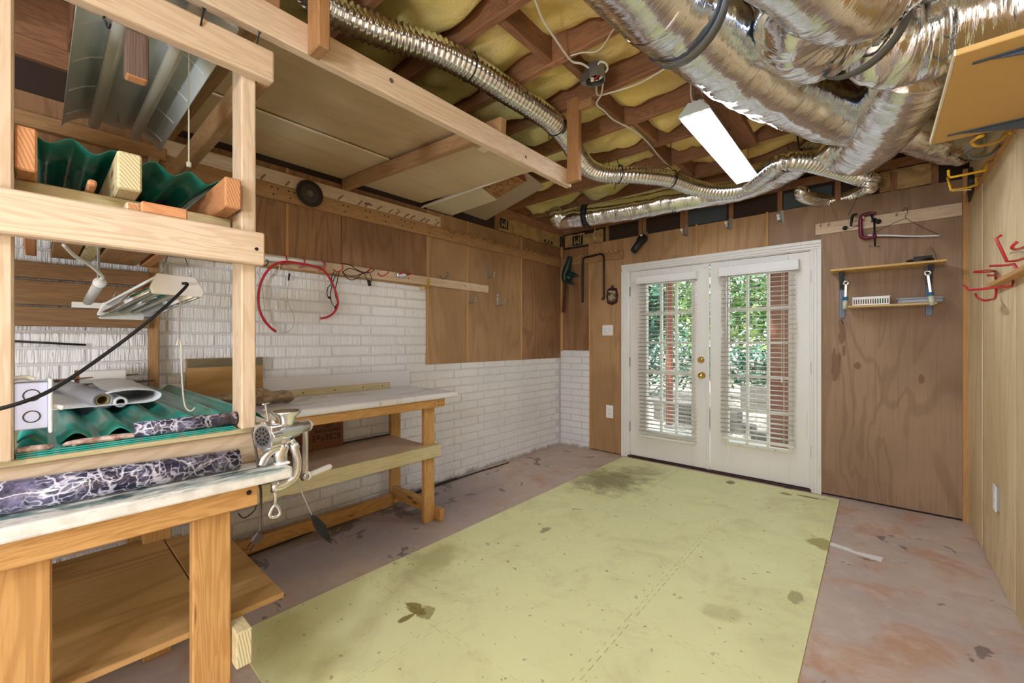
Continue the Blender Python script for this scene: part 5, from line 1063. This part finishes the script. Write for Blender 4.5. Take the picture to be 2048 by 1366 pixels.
def wrench(label, u0, v0, u1, v1, Y):
    a, b2 = PY(u0, v0, Y), PY(u1, v1, Y); t = T('spring_clamp', label, 'clamp', a); d = (b2 - a).normalized(); s_ = d.cross(V((0, 1, 0))).normalized()
    part('steel_lever', MB().bar(a + d * .06, b2 - d * .01, .016, .006, up=(0, 1, 0)), CHROME, t, bevel=.002)
    part('ring_end', MB().tube([b2 + s_ * (math.cos(k * PI / 8) * .014) + d * (math.sin(k * PI / 8) * .014) for k in range(16)], .006, 8, closed=True), CHROME, t, smooth=True)
    part('blue_band', MB().tube([a + d * .035, a + d * .062], .0165, 12), BLUE, t); part('clear_jaw', MB().tube([a - d * .03, a + d * .036], [.013, .0155], 12), plain('clear_jaw', '#cfd0bd', .25), t, smooth=True)
wrench('chrome clamp with blue band at the left end of the lower shelf board', 1690, 610, 1692, 566, BY - .158); wrench('chrome clamp with blue band in front of the grey tray on the shelf', 1863, 602, 1855, 546, BY - .160)
bk = T('basket', 'white slotted plastic basket on the lower wall shelf', 'basket', (-.03, BY - .08, 1.523)); x0, x1 = -.135, .075
mm = MB(); mm.box((x0, BY - .130, 1.524), (x1, BY - .128, 1.532)).box((x0, BY - .130, 1.568), (x1, BY - .128, 1.583))
for k in range(16): mm.box((x0 + (x1 - x0 - .006) * k / 15, BY - .130, 1.532), (x0 + (x1 - x0 - .006) * k / 15 + .006, BY - .128, 1.568))
part('slotted_front', mm, WPLAS, bk); part('rim', B((x0 - .004, BY - .134, 1.580), (x1 + .004, BY - .127, 1.586)), WPLAS, bk, bevel=.001)
part('shell', B((x0, BY - .128, 1.524), (x0 + .003, BY - .02, 1.583)).box((x1 - .003, BY - .128, 1.524), (x1, BY - .02, 1.583)).box((x0, BY - .022, 1.524), (x1, BY - .02, 1.530)).box((x0, BY - .128, 1.524), (x1, BY - .02, 1.526)), WPLAS, bk)
one('green_cloth', 'scrap of green stuff inside the white basket', 'cloth', MB().sphere((.03, BY - .07, 1.553), .028, 10, (1.2, .8, 1.2)), plain('green_scrap', '#4c8a4a', .8), smooth=True)
mm = MB(); pts = []
for k in range(28):
    t = 2 * PI * k / 28; pts.append((.125 * math.copysign(abs(math.cos(t)) ** .45, math.cos(t)), .06 * math.copysign(abs(math.sin(t)) ** .6, math.sin(t))))
gt = T('grey_tray', 'rounded grey plastic tray lid lying on the lower wall shelf', 'tray', (.225, BY - .08, 1.523)); part('tray_body', MB().prism([(a * .94, b_ * .9) for a, b_ in pts], (.235, BY - .083, 1.524), (1, 0, 0), (0, 1, 0), .026), GREYP, gt, bevel=.006, seg=2); part('tray_rim', MB().prism(pts, (.235, BY - .083, 1.550), (1, 0, 0), (0, 1, 0), .012), GREYP, gt, bevel=.005, seg=2)
bd = T('black_fitting', 'round black plastic fitting on the top wall shelf board', 'fitting', (.26, BY - .12, 1.806)); part('disc', MB().lathe([(0, 0), (.072, 0), (.070, .022), (.05, .026), (0, .026)], (.235, BY - .12, 1.8065), (0, 0, 1), 28), BLACK, bd, smooth=False); part('raised_top', MB().prism([(-.04, -.03), (.055, -.03), (.05, .03), (-.035, .03)], (.24, BY - .12, 1.832), (1, 0, 0), (0, 1, 0), .016), BLACK, bd, bevel=.003)
one('thin_wire', 'thin dark wire standing up from the fitting on the shelf', 'wire', MB().tube([(.325, BY - .03, 1.807), (.318, BY - .02, 1.87), (.295, BY - .012, 1.93)], .0012, 5, 4), IRON)
one('small_rusty_hook', 'tiny rusty hook under the left bracket of the wall shelf', 'hook', MB().tube([(-.205, BY, 1.425), (-.205, BY - .012, 1.412), (-.20, BY - .016, 1.398), (-.195, BY - .006, 1.396)], .0022, 6, 4), DKBROWN)

# ------------------------------------------------------------------ right wall
RW = XR - .001
def rh(name, label, pts, r=.0052, m_=RED, sm=0, **k): return one(name, label, 'hook', MB().tube([PX(*p) for p in pts], r, 8, sm), m_, smooth=True, **k)
rh('red_hook', 'tall red angled hook at the upper left of the red hook cluster', [(2004, 470, .385), (1992, 477, .37), (2014, 523, .385), (2036, 521, .43), (2062, 512, RW)])
rh('red_hook', 'small red curled hook cut by the right picture edge', [(2035, 483, .39), (2026, 491, .38), (2024, 496, .38), (2032, 499, .40), (2044, 496, .44), (2064, 488, RW)], sm=4)
rh('red_hook', 'long low red straight hook with turned up tip on the right wall', [(1927, 570, .345), (1938, 580, .34), (1975, 577, .40), (2024, 572, .465), (2027, 560, RW)])
rh('red_hook', 'red J-shaped hook crossing the long low hook on the right wall', [(1951, 588, .39), (1955, 595, .39), (1968, 601, .40), (1983, 599, .43), (1991, 594, .46), (1992, 560, .468), (1989, 550, RW)], sm=4)
rh('red_hook', 'thin red double wire hook above the J-shaped one', [(1990, 541, RW), (1980, 540, .44), (1948, 543, .38), (1947, 545, .38), (1960, 545, .40), (1992, 543, RW)], .0035)
rh('red_hook', 'short thin red loop hook just under the double wire hook', [(1995, 548, RW), (1988, 550, .45), (1975, 550, .41), (1976, 551.5, .41), (1986, 551, .44), (1990, 546, RW)], .0035)
rh('red_hook', 'red bar hook between tall angled hook and the wooden ledge', [(1980, 532, .40), (2005, 531, .43), (2028, 528, .455), (2032, 535, .46), (2038, 539, .465), (2050, 538, RW)])
one('wooden_ledge', 'narrow wooden ledge on the right wall behind the red hooks', 'ledge', MB().bar((XR - .022, PX(1996, 572, XR).y, PX(1996, 572, XR).z), (XR - .022, 2.5, PX(1996, 572, XR).z + .003), .042, .02), BATTEN, bevel=.002)
one('grey_wire', 'thin grey wire beside the red hooks on the right wall', 'wire', MB().tube([PX(2020, 508, .45), PX(2026, 505, .46), PX(2050, 503, RW)], .002, 6, 3), STEEL, smooth=True)
a, b2 = PX(1994, 968, XR), PX(1994, 1018, XR); ow = T('right_outlet', 'white outlet plate standing proud low on the right wall', 'outlet', (XR, a.y, b2.z)); part('cover_plate', B((XR - .016, a.y - .07, b2.z), (XR - .010, a.y, a.z + .002)), WPLAS, ow, bevel=.002); part('outlet_box', B((XR - .010, a.y - .062, b2.z + .006), (XR, a.y - .008, a.z - .006)), GREYP, ow)
for dz in (.03, .08): part('socket_face', MB().lathe([(.016, 0), (.016, .002), (0, .002)], (XR - .016, a.y - .035, b2.z + dz), (-1, 0, 0), 14), WPLAS, ow)
os_ = T('overhead_shelf', 'tan overhead shelf board on dark brackets at the top of the right wall', 'shelf', (.33, 2.05, 2.05))
part('shelf_board', B((.170, 1.700, 2.052), (XR - .001, 2.405, 2.070), la=1), MDF, os_, bevel=.002); part('white_edge', B((.165, 1.70, 2.052), (.1699, 2.405, 2.070)), BRIGHTW, os_)
for y in (1.775, 2.335):
    part('bracket_arm', MB().prism([(.0, -.012), (.27, -.004), (.27, .004), (0, .012)], (XR - .001, y, 2.0515), (-1, 0, 0), (0, 1, 0), .004), SLATE, os_); part('bracket_rib', MB().prism([(0, 0), (.25, 0), (0, -.05)], (XR - .001, y + .002, 2.051), (-1, 0, 0), (0, 0, 1), .004), SLATE, os_); part('bracket_leg', B((XR - .006, y - .012, 1.86), (XR - .001, y + .012, 2.05)), SLATE, os_)
rh('yellow_hook', 'yellow curled hook just under the overhead shelf', [(1966, 271, .30), (1955, 275, .285), (1944, 284, .28), (1950, 291, .29), (1965, 291, .33), (1996, 283, .40), (2010, 270, .44), (2024, 265, XR - .018)], .0058, YEL, 4)
rh('yellow_hook', 'yellow straight hook with two bends below the curled one', [(1897, 341, .28), (1897, 350, .285), (1901, 355, .29), (1970, 341, .41), (1973, 326, .43), (1985, 321, XR - .018)], .0058, YEL)
rh('yellow_hook', 'lowest yellow square hook at the top of the back corner', [(1895, 355, .29), (1902, 381, .295), (1940, 374, .36), (1953, 369, .39), (1952, 356, .41), (1962, 352, XR - .018)], .0058, YEL)
rh('slate_hook', 'dark grey curled hook between the yellow hooks', [(1952, 292, .30), (1938, 299, .29), (1933, 306, .29), (1940, 315, .31), (1960, 316, .35), (1985, 306, .40), (1999, 291, XR - .018)], .0058, plain('slate_hook', '#4c545b', .45), 4)
rh('grey_wire_hook', 'long grey wire hook above the overhead shelf board', [(1872, 121, .18), (1874, 126, .18), (1888, 118, .18), (1905, 100, .2), (1905, 78, .2), (1925, 66, .24), (2060, 26, XR - .018)], .0042, plain('grey_hook_wire', '#77777a', .4), 3)
one('hanging_tool_strip', 'dark strip tool hanging from the yellow hooks in the back right corner', 'tool', MB().tube([PX(1941, 335, .43), PX(1943, 360, .425), PX(1941, 385, .43), PX(1939, 405, .445)], [.009, .016, .014, .004], 8, 4, flat=.3), BLACK, smooth=True)
one('pale_stick', 'pale stick lying across the lowest yellow hook', 'stick', MB().tube([PX(1905, 382, .30), PX(1942, 379, .37)], .003, 6), BRIGHTW)
# ------------------------------------------------------------------ overhead storage shelf under the joists
def SH(x): return 2.342 + .068 * (-1.36 - x) / 1.5
sh = T('overhead_storage_rack', 'pine beam and hangers carrying tan sheets under the joists over the left wall', 'rack', (-2.1, 1.0, 2.165))
part('front_beam', B((-1.40, -.7, 2.166), (-1.361, 2.095, 2.262), la=1, end=1), [WOOD, WOODE], sh, bevel=.004)
for y in (.568, 2.040): part('hanger', B((-1.360, y, 2.158 if y < 1 else 2.176), (-1.281, y + .038, 2.66), la=2, end=1), [wood('hanger_pine_%d' % int(y), '#b3855a', '#8f6540', knots=0), OLDP], sh, bevel=.004)
part('hanger_block', B((-1.28, 2.040, 2.575), (-1.195, 2.078, 2.62), la=0), OLDP, sh, bevel=.003)
for y0, y1 in ((1.50, 1.46), (.47, .47)):
    a, b2 = V((-1.365, y0, SH(-1.325) - .040)), V((-2.875, y1, SH(-2.875) - .040)); part('cross_member', MB().bar(a, b2, .045, .076), OLDP, sh, bevel=.004)
part('beam_knots', MB().lathe([(.009, 0), (.008, .0006), (0, .0006)], PX(783, 161, -1.3605), (1, 0, 0), 14).lathe([(.008, 0), (.007, .0006), (0, .0006)], PX(1052, 314, -1.3605), (1, 0, 0), 14), DARKW, sh)
def sheet(name, label, x0, x1, y0, y1, dz, m_, th=.006, edge=None):
    c = [V(((x1 if i & 1 else x0), (y1 if i & 2 else y0), SH(x1 if i & 1 else x0) + dz + (th if i & 4 else 0))) for i in range(8)]
    t = T(name, label, 'sheet', ((x0 + x1) / 2, (y0 + y1) / 2, SH((x0 + x1) / 2) + dz)); part('sheet_face', MB().hexa(c, 1), m_, t)
    return t
t = sheet('stored_sheet', 'large tan sheet on the overhead rack beside the front beam', -2.42, -1.515, .46, 1.95, .016, SHEET)
t = sheet('stored_sheet', 'narrow tan sheet with a white edge along the wall side of the overhead rack', -2.872, -2.295, .46, 1.62, .001, SHEET)
part('white_edge', B((-2.2949, .46, SH(-2.295) + .000), (-2.288, 1.45, SH(-2.295) + .008)), BRIGHTW, t); part('worn_patch', MB().hexa([V((-2.30 if i & 1 else -2.48, 1.44 if i & 2 else .60, SH(-2.30 if i & 1 else -2.48) + (.0008 if i & 4 else .0002))) for i in range(8)], 1), SHEETL, t)
t = sheet('stored_sheet', 'tan sheet with chipped white end on the overhead rack past the cross beam', -2.875, -1.66, 1.505, 2.13, .001, SHEETL)
part('white_edge', B((-2.875, 2.1301, SH(-2.0) - .002), (-1.66, 2.137, SH(-2.0) + .010)), WHITE, t)
one('small_block', 'little pale block stuck under the tan sheet by the cross beam', 'block', B((-1.66, 1.60, 2.310), (-1.585, 1.66, SH(-1.62)), la=0), BRIGHTW, bevel=.002)
def flat(name, label, px, z, th, m_, me=None, ms=None):
    P3 = [PZ(u, v, z) for u, v in px]; o = P3[0]; return one(name, label, 'sheet', MB().prism([(p.x - o.x, p.y - o.y) for p in P3], o, (1, 0, 0), (0, 1, 0), th), m_, bevel=.001)
flat('sheet_scrap', 'white board offcut poking out beyond the tan overhead sheets', [(846, 412), (955, 370), (994, 400), (890, 436)], 2.392, .006, plain('cream_board', '#d6cbb0', .6))
flat('sheet_scrap', 'strand board offcut between the white and grey sheets overhead', [(955, 372), (1040, 344), (1052, 361), (992, 398)], 2.400, .006, OSB)
flat('sheet_scrap', 'grey-tan sheet reaching furthest out on the overhead rack', [(925, 425), (985, 385), (1052, 345), (1090, 374), (972, 441)], 2.410, .006, plain('grey_tan_board', '#a3927a', .6))
flat('sheet_scrap', 'red-edged strip at the end of the strand board offcut', [(1030, 350), (1046, 347), (1053, 362), (1049, 363)], 2.3985, .001, plain('red_edge', '#7d2f22', .6))

# ------------------------------------------------------------------ lit shop light
fx = T('lit_shop_light', 'lit white two-tube shop light hanging under the joists', 'light', (-.70, 2.85, 2.42))
y0, y1, xc, zc = 2.225, 3.430, -.7035, 2.42
pf2 = [(-.078, 0), (-.074, .012), (-.048, .038), (-.028, .040), (-.012, .030), (.012, .030), (.028, .040), (.048, .038), (.074, .012), (.078, 0)]
def pf2l(v): q = v * 9 * .99999; i = int(q); k = q - i; return (pf2[i][0] * (1 - k) + pf2[i + 1][0] * k, pf2[i][1] * (1 - k) + pf2[i + 1][1] * k)
part('reflector', MB().grid(lambda u, v: (xc + pf2l(v)[0], y0 + u * (y1 - y0), zc + pf2l(v)[1]), 1, 27), LAMPR, fx, smooth=True, solid=.002)
for s_ in (-.028, .028):
    part('lit_tube', MB().tube([(xc + s_, y0 + .03, zc + .016), (xc + s_, y1 - .03, zc + .016)], .0125, 10), TUBEON, fx, smooth=True)
    for y in (y0 + .018, y1 - .026): part('lamp_holder', B((xc + s_ - .012, y, zc + .004), (xc + s_ + .012, y + .009, zc + .038)), WPLAS, fx, bevel=.002)
cap = [(-.078, -.001), (-.074, .014), (-.046, .042), (-.03, .062), (-.012, .058), (0, .066), (.014, .058), (.03, .062), (.046, .042), (.074, .014), (.078, -.001), (.05, .002), (-.05, .002)]
for y in (y0, y1 + .004): part('end_cap', MB().prism(cap, (xc, y, zc), (1, 0, 0), (0, 0, 1), .004), REFL, fx)
part('ballast_housing', B((xc - .045, y0 + .01, zc + .044), (xc + .045, y1 - .01, zc + .066)), REFL, fx, bevel=.004)
for y in (y0 + .06, y1 - .1):
    for s_ in (-.02, .02):
        me = mesh('chain_link', MB().tube([(math.cos(k * PI / 4) * .004, 0, math.sin(k * PI / 4) * .008) for k in range(8)], .0013, 5, closed=True), STEEL, (0, 0, 0), True)
        for k in range(int((JZ - zc - .06) / .012) + 1): o = link('chain_link', me, fx, V((xc + s_, y, zc + .068 + k * .0125)) - V(fx.location)); o.rotation_euler.z = PI / 2 * (k % 2)
part('power_cable', MB().tube([(xc - .01, y0 + .03, zc + .06), (xc - .025, y0 + .03, zc + .12), (xc - .03, y0 + .05, JZ + .08)], .004, 6, 5), WIREW, fx, smooth=True)

# ------------------------------------------------------------------ junction box and cables
J = PZ(1190, 152, 2.575); jb = T('junction_box', 'open round metal junction box with wires on the ceiling joists', 'junction box', (J.x, J.y, 2.545))
part('box_shell', MB().lathe([(0, .07), (.052, .07), (.052, 0), (.048, 0), (.048, .066), (0, .066)], (J.x, J.y, 2.550), (0, 0, 1), 8), ZINC, jb); part('mounting_ear', B((J.x - .085, J.y + .0, 2.575), (J.x - .045, J.y + .04, 2.62)), ZINC, jb)
for k, (dx, dy, m_) in enumerate(((-.02, .0, INK), (.015, .01, RED), (.0, -.02, INK), (.02, -.015, WIREW), (-.01, .02, WIREW))): part('inner_wire', MB().tube([(J.x + dx, J.y + dy, 2.60), (J.x + dx * 1.5, J.y - dy, 2.565), (J.x - dx, J.y + dy * .5, 2.556)], .006, 6, 4), m_, jb, smooth=True)
def cable(label, pts, r=.0052): return one('ceiling_cable', label, 'cable', MB().tube([PZ(*p) for p in pts], r, 8, 6), WIREW, smooth=True)
cable('thick white cable coming from the top edge to the junction box', [(1055, -40, 2.605), (1070, 0, 2.605), (1086, 40, 2.605), (1112, 80, 2.60), (1135, 113, 2.598), (1146, 124, 2.600), (1165, 128, 2.60), (1183, 140, 2.592)])
cable('white cable looping right over the junction box', [(1193, 136, 2.60), (1200, 124, 2.60), (1212, 127, 2.595), (1215, 138, 2.59), (1209, 146, 2.585)])
cable('thin white wire running up right to the foil duct', [(1140, 112, 2.610), (1165, 105, 2.610), (1190, 104, 2.608), (1206, 92, 2.606), (1225, 62, 2.606), (1247, 33, 2.606)], .003)
cable('white cable running right along a joist from the junction box', [(1193, 170, 2.57), (1196, 190, 2.60), (1225, 184, 2.607), (1265, 172, 2.607), (1300, 155, 2.606), (1344, 128, 2.606)], .0045)
cable('white cable running from the junction box down along the blocking line', [(1206, 168, 2.57), (1202, 190, 2.60), (1193, 208, 2.603), (1209, 222, 2.604), (1228, 240, 2.605), (1270, 262, 2.606), (1296, 285, 2.606), (1318, 312, 2.606), (1337, 332, 2.606)])
cable('thin grey wire hanging at the top edge between the big ducts', [(1490, -20, 2.60), (1500, 5, 2.60), (1514, 32, 2.60), (1514, 38, 2.61)], .003)

# ------------------------------------------------------------------ foil ducts
def duct(name, label, pts, r, m_, ribs=None, n=28, sm=10, group=None, crumple=.07, seed=0.0, ext=(0, 0)):
    path = [PZ(*p) for p in pts]; rr = list(r) if hasattr(r, '__len__') else [r] * len(path)
    if ext[0]: path.insert(0, path[0] + (path[0] - path[1]).normalized() * ext[0]); rr.insert(0, rr[0])
    if ext[1]: path.append(path[-1] + (path[-1] - path[-2]).normalized() * ext[1]); rr.append(rr[-1])
    if ribs:
        k = 2 * PI / ribs; f = lambda L, an: 1 + .085 * math.sin(k * L + an * .5) + .012 * mnoise.noise(V((L * 30, an, seed)))
    else: f = lambda L, an: 1 + crumple * mnoise.noise(V((L * 11, an * 1.3, seed))) + crumple * .7 * mnoise.noise(V((L * 38, an * 1.6, seed + 5)))
    return one(name, label, 'duct', MB().tube(path, rr, n, sm, rfun=f), m_, group, smooth=True)
RIB = [(585, -60, 2.535), (640, 2, 2.535), (700, 38, 2.53), (780, 70, 2.53), (860, 96, 2.53), (940, 135, 2.53), (1010, 180, 2.53), (1070, 218, 2.53), (1110, 248, 2.53), (1136, 280, 2.525), (1155, 310, 2.50), (1180, 338, 2.46), (1215, 349, 2.45), (1270, 350, 2.455), (1335, 357, 2.46), (1385, 374, 2.44), (1440, 384, 2.41), (1490, 375, 2.43), (1525, 350, 2.435), (1560, 326, 2.42), (1600, 322, 2.42), (1650, 332, 2.40), (1690, 343, 2.38), (1718, 352, 2.36), (1738, 360, 2.33), (1732, 374, 2.29)]
duct('ribbed_duct', 'long thin ribbed silver hose snaking under the joists across the room', RIB, .058, FOILR, ribs=.026, n=20, sm=34, seed=1, ext=(.5, 0))
duct('ribbed_duct', 'short loose ribbed silver hose end curling at the back wall', [(1742, 372, 2.40), (1722, 384, 2.41), (1690, 396, 2.405), (1652, 402, 2.40), (1618, 396, 2.40), (1603, 386, 2.41), (1604, 380, 2.43)], .050, FOILR, ribs=.026, n=20, sm=30, seed=2)
duct('foil_duct', 'medium crinkled foil duct running along the back wall under the joists', [(1108, 425, 2.50), (1122, 440, 2.46), (1150, 436, 2.45), (1200, 428, 2.455), (1270, 416, 2.46), (1340, 402, 2.47), (1400, 393, 2.47), (1470, 382, 2.50), (1530, 364, 2.53), (1585, 335, 2.53), (1630, 300, 2.54)], [.07, .095, .10, .10, .10, .10, .095, .09, .09, .09, .08], FOIL, sm=16, seed=3)
duct('foil_duct', 'big foil duct sweeping from the top edge down to the right', [(1262, -70, 2.44), (1318, -5, 2.44), (1395, 62, 2.44), (1465, 122, 2.44), (1545, 172, 2.445), (1620, 210, 2.45), (1680, 235, 2.46), (1730, 250, 2.48)], [.15, .15, .145, .145, .145, .14, .135, .12], FOIL, sm=16, n=36, seed=4, crumple=.05, ext=(1.5, 0))
duct('foil_duct', 'big foil duct coming down in front toward the back wall', [(1838, 120, 2.46), (1812, 165, 2.44), (1785, 215, 2.43), (1752, 265, 2.42), (1715, 300, 2.42), (1672, 308, 2.45), (1640, 292, 2.49)], [.15, .16, .165, .165, .15, .11, .08], FOIL, sm=16, n=36, seed=5, crumple=.045)
duct('foil_duct', 'bulging foil duct elbow hanging lowest at the top of the picture', [(1690, -60, 2.46), (1640, -30, 2.44), (1600, 20, 2.42), (1600, 62, 2.42), (1640, 82, 2.43), (1690, 60, 2.46), (1740, 20, 2.50)], [.13, .135, .14, .14, .14, .13, .11], FOIL, sm=16, n=36, seed=6, crumple=.09, ext=(1.3, .3))
duct('foil_duct', 'crumpled foil duct running right to the overhead shelf', [(1712, 95, 2.44), (1745, 95, 2.42), (1800, 88, 2.42), (1860, 72, 2.42), (1930, 48, 2.42), (2010, 18, 2.42), (2100, -20, 2.42)], [.08, .13, .145, .15, .15, .15, .15], FOIL, sm=16, n=36, seed=7, crumple=.10)
duct('foil_duct', 'small foil duct crossing the top edge above the elbow', [(1600, -60, 2.36), (1650, -20, 2.36), (1700, 2, 2.37), (1745, -5, 2.40), (1790, -40, 2.44)], [.12, .125, .125, .12, .11], FOIL, sm=14, n=32, seed=8, crumple=.05, ext=(1.0, .5))
duct('foil_duct', 'foil duct behind the overhead shelf in the back right corner', [(1770, 262, 2.47), (1820, 262, 2.46), (1870, 275, 2.45), (1910, 290, 2.43), (1938, 294, 2.42)], [.10, .115, .12, .112, .10], FOIL, sm=14, n=32, seed=9, crumple=.09)
def tie(label, u, v, z, d, r, m_, wd=.0035, tails=(), flat=1.0, name='cable_tie'):
    c = PZ(u, v, z); d = V(d).normalized(); a = d.cross(V((0, 0, 1))).normalized(); b2 = a.cross(d); t = T(name, label, 'strap', c)
    part('band', MB().tube([c + a * (math.cos(k * PI / 12) * r) + b2 * (math.sin(k * PI / 12) * r) for k in range(24)], wd, 6, closed=True) if flat == 1 else MB().grid(lambda u2, v2: c + a * (math.cos(u2 * 2 * PI) * r) + b2 * (math.sin(u2 * 2 * PI) * r) + d * ((v2 - .5) * wd), 28, 1), m_, t, smooth=True, solid=0 if flat == 1 else .002)
    for p in tails: part('tail', MB().tube([PZ(*q) for q in p], wd * .8 if flat == 1 else .003, 6, 4), m_, t, smooth=True)
def dirat(i): a, b2 = PZ(*RIB[i - 1]), PZ(*RIB[i + 1]); return b2 - a
tie('black cable tie on the ribbed hose left of the junction box', 938, 134, 2.53, dirat(5), .062, BLACK, tails=[[(942, 108, 2.58), (948, 120, 2.57), (934, 98, 2.60)], [(942, 116, 2.57), (951, 102, 2.58)]])
tie('black cable tie on the ribbed hose left of the far hanger', 1112, 250, 2.53, dirat(8), .062, BLACK, tails=[[(1119, 238, 2.56), (1114, 230, 2.58)], [(1098, 268, 2.50), (1098, 282, 2.49)]])
tie('black cable tie on the ribbed hose just right of the far hanger', 1237, 349, 2.45, dirat(12), .063, BLACK, tails=[[(1219, 320, 2.61), (1217, 335, 2.52)], [(1234, 318, 2.61), (1241, 340, 2.51)], [(1232, 365, 2.42), (1229, 379, 2.40)]])
tie('black cable tie with a long upright tail on the ribbed hose', 1343, 358, 2.46, dirat(14), .063, BLACK, tails=[[(1342, 284, 2.62), (1342, 330, 2.52)], [(1330, 328, 2.52), (1344, 338, 2.50)]])
tie('black cable tie on the ribbed hose right of the lit shop light', 1572, 325, 2.42, dirat(19), .061, BLACK, tails=[[(1575, 292, 2.58), (1578, 300, 2.56)], [(1553, 345, 2.45), (1547, 362, 2.43)]])
def strap(label, pts, m_, wd=.035):
    P3 = [PZ(*p) for p in pts]; t = T('duct_strap', label, 'strap', P3[0])
    def f(u, v):
        q = u * (len(P3) - 1) * .99999; i = int(q); k = q - i; p0, p1, p2, p3 = (P3[max(0, min(len(P3) - 1, j))] for j in (i - 1, i, i + 1, i + 2)); T_ = (p2 - p1).normalized()
        c = .5 * (2 * p1 + (p2 - p0) * k + (2 * p0 - 5 * p1 + 4 * p2 - p3) * k * k + (3 * p1 - p0 - 3 * p2 + p3) * k ** 3); w_ = T_.cross((V((0, 0, EYE)) - c).normalized()).normalized(); return c + w_ * ((v - .5) * wd)
    part('band', MB().grid(f, 24, 1), m_, t, smooth=True, solid=.002)
tie('black strap round the foil duct at the left end by the corner', 1172, 432, 2.45, PZ(1200, 428, 2.455) - PZ(1150, 436, 2.45), .108, STRAP, .05, name='duct_strap', flat=0, tails=[[(1152, 402, 2.6), (1156, 412, 2.53)]])
tie('black strap round the foil duct below the upright cable tie', 1352, 401, 2.47, PZ(1400, 393, 2.47) - PZ(1340, 402, 2.47), .105, STRAP, .05, name='duct_strap', flat=0)
tie('grey strap round the big foil duct at the top of the picture', 1368, 38, 2.44, PZ(1395, 62, 2.44) - PZ(1318, -5, 2.44), .158, STRAPG, .04, name='duct_strap', flat=0)
tie('grey strap between the elbow and the crumpled duct at the top', 1712, 62, 2.41, PZ(1745, 95, 2.42) - PZ(1690, 60, 2.42), .155, STRAPG, .045, name='duct_strap', flat=0)
tie('grey wire seam round the middle of the big foil duct', 1660, 226, 2.455, PZ(1680, 235, 2.46) - PZ(1620, 210, 2.45), .143, STEEL, .002, name='duct_seam_wire')
one('hanging_strap', 'short black strap hanging from a joist near the big duct elbow', 'strap', MB().bar(PZ(1594, 268, 2.62), PZ(1600, 305, 2.54), .05, .003, up=(1, 0, 0)), STRAP); one('metal_strap', 'short grey metal strap hanging beside the black one under the joists', 'strap', MB().bar(PZ(1622, 278, 2.60), PZ(1620, 300, 2.56), .04, .002, up=(1, 0, 0)), STEEL)
one('duct_string', 'thin dark string from the hose end down to the right peg rail', 'string', MB().tube([PY(1718, 385, 4.1), PY(1708, 408, 4.15), PY(1697, 430, BY - .02)], .0016, 5), IRON)

# ------------------------------------------------------------------ groups of look-alikes
PHRASE = {'red_hook': 'red hooks on the hook rail', 'yellow_hook': 'yellow hooks', 'strap_hook': 'grey strap hooks on the left plywood', 'utility_hook': 'utility hooks above the doors', 'cable_tie': 'cable ties on the ribbed hose',
          'duct_strap': 'straps on the foil ducts', 'foil_duct': 'foil ducts under the ceiling', 'ribbed_duct': 'ribbed silver hoses', 'ceiling_cable': 'cables on the ceiling joists', 'stored_sheet': 'tan sheets on the overhead rack',
          'sheet_scrap': 'offcuts on the overhead rack', 'window_blind': 'blinds on the glass doors', 'garden_bush': 'bushes in the garden', 'pebble': 'pebbles on the teal sheets', 'stone_slab': 'stone slivers on the teal sheets', 'vinyl_roll': 'vinyl rolls on the teal sheets',
          'marble_vinyl_roll': 'black marble vinyl rolls', 'deck_post': 'red-brown posts outside', 'cardboard_piece': 'cardboard on the teal sheets', 'floor_cable': 'cables along the brick wall', 'spring_clamp': 'chrome clamps on the wall shelf', 'black_clamp': 'black clamps on the peg rail', 'faced_insulation': 'paper-faced insulation'}
for o in list(S.objects):
    if o.parent is None and 'category' in o and 'group' not in o:
        b = o.name.split('.')[0]
        if b in PHRASE: o['group'] = 'red hooks on the right wall' if b == 'red_hook' and o.location.x > -1 else PHRASE[b]
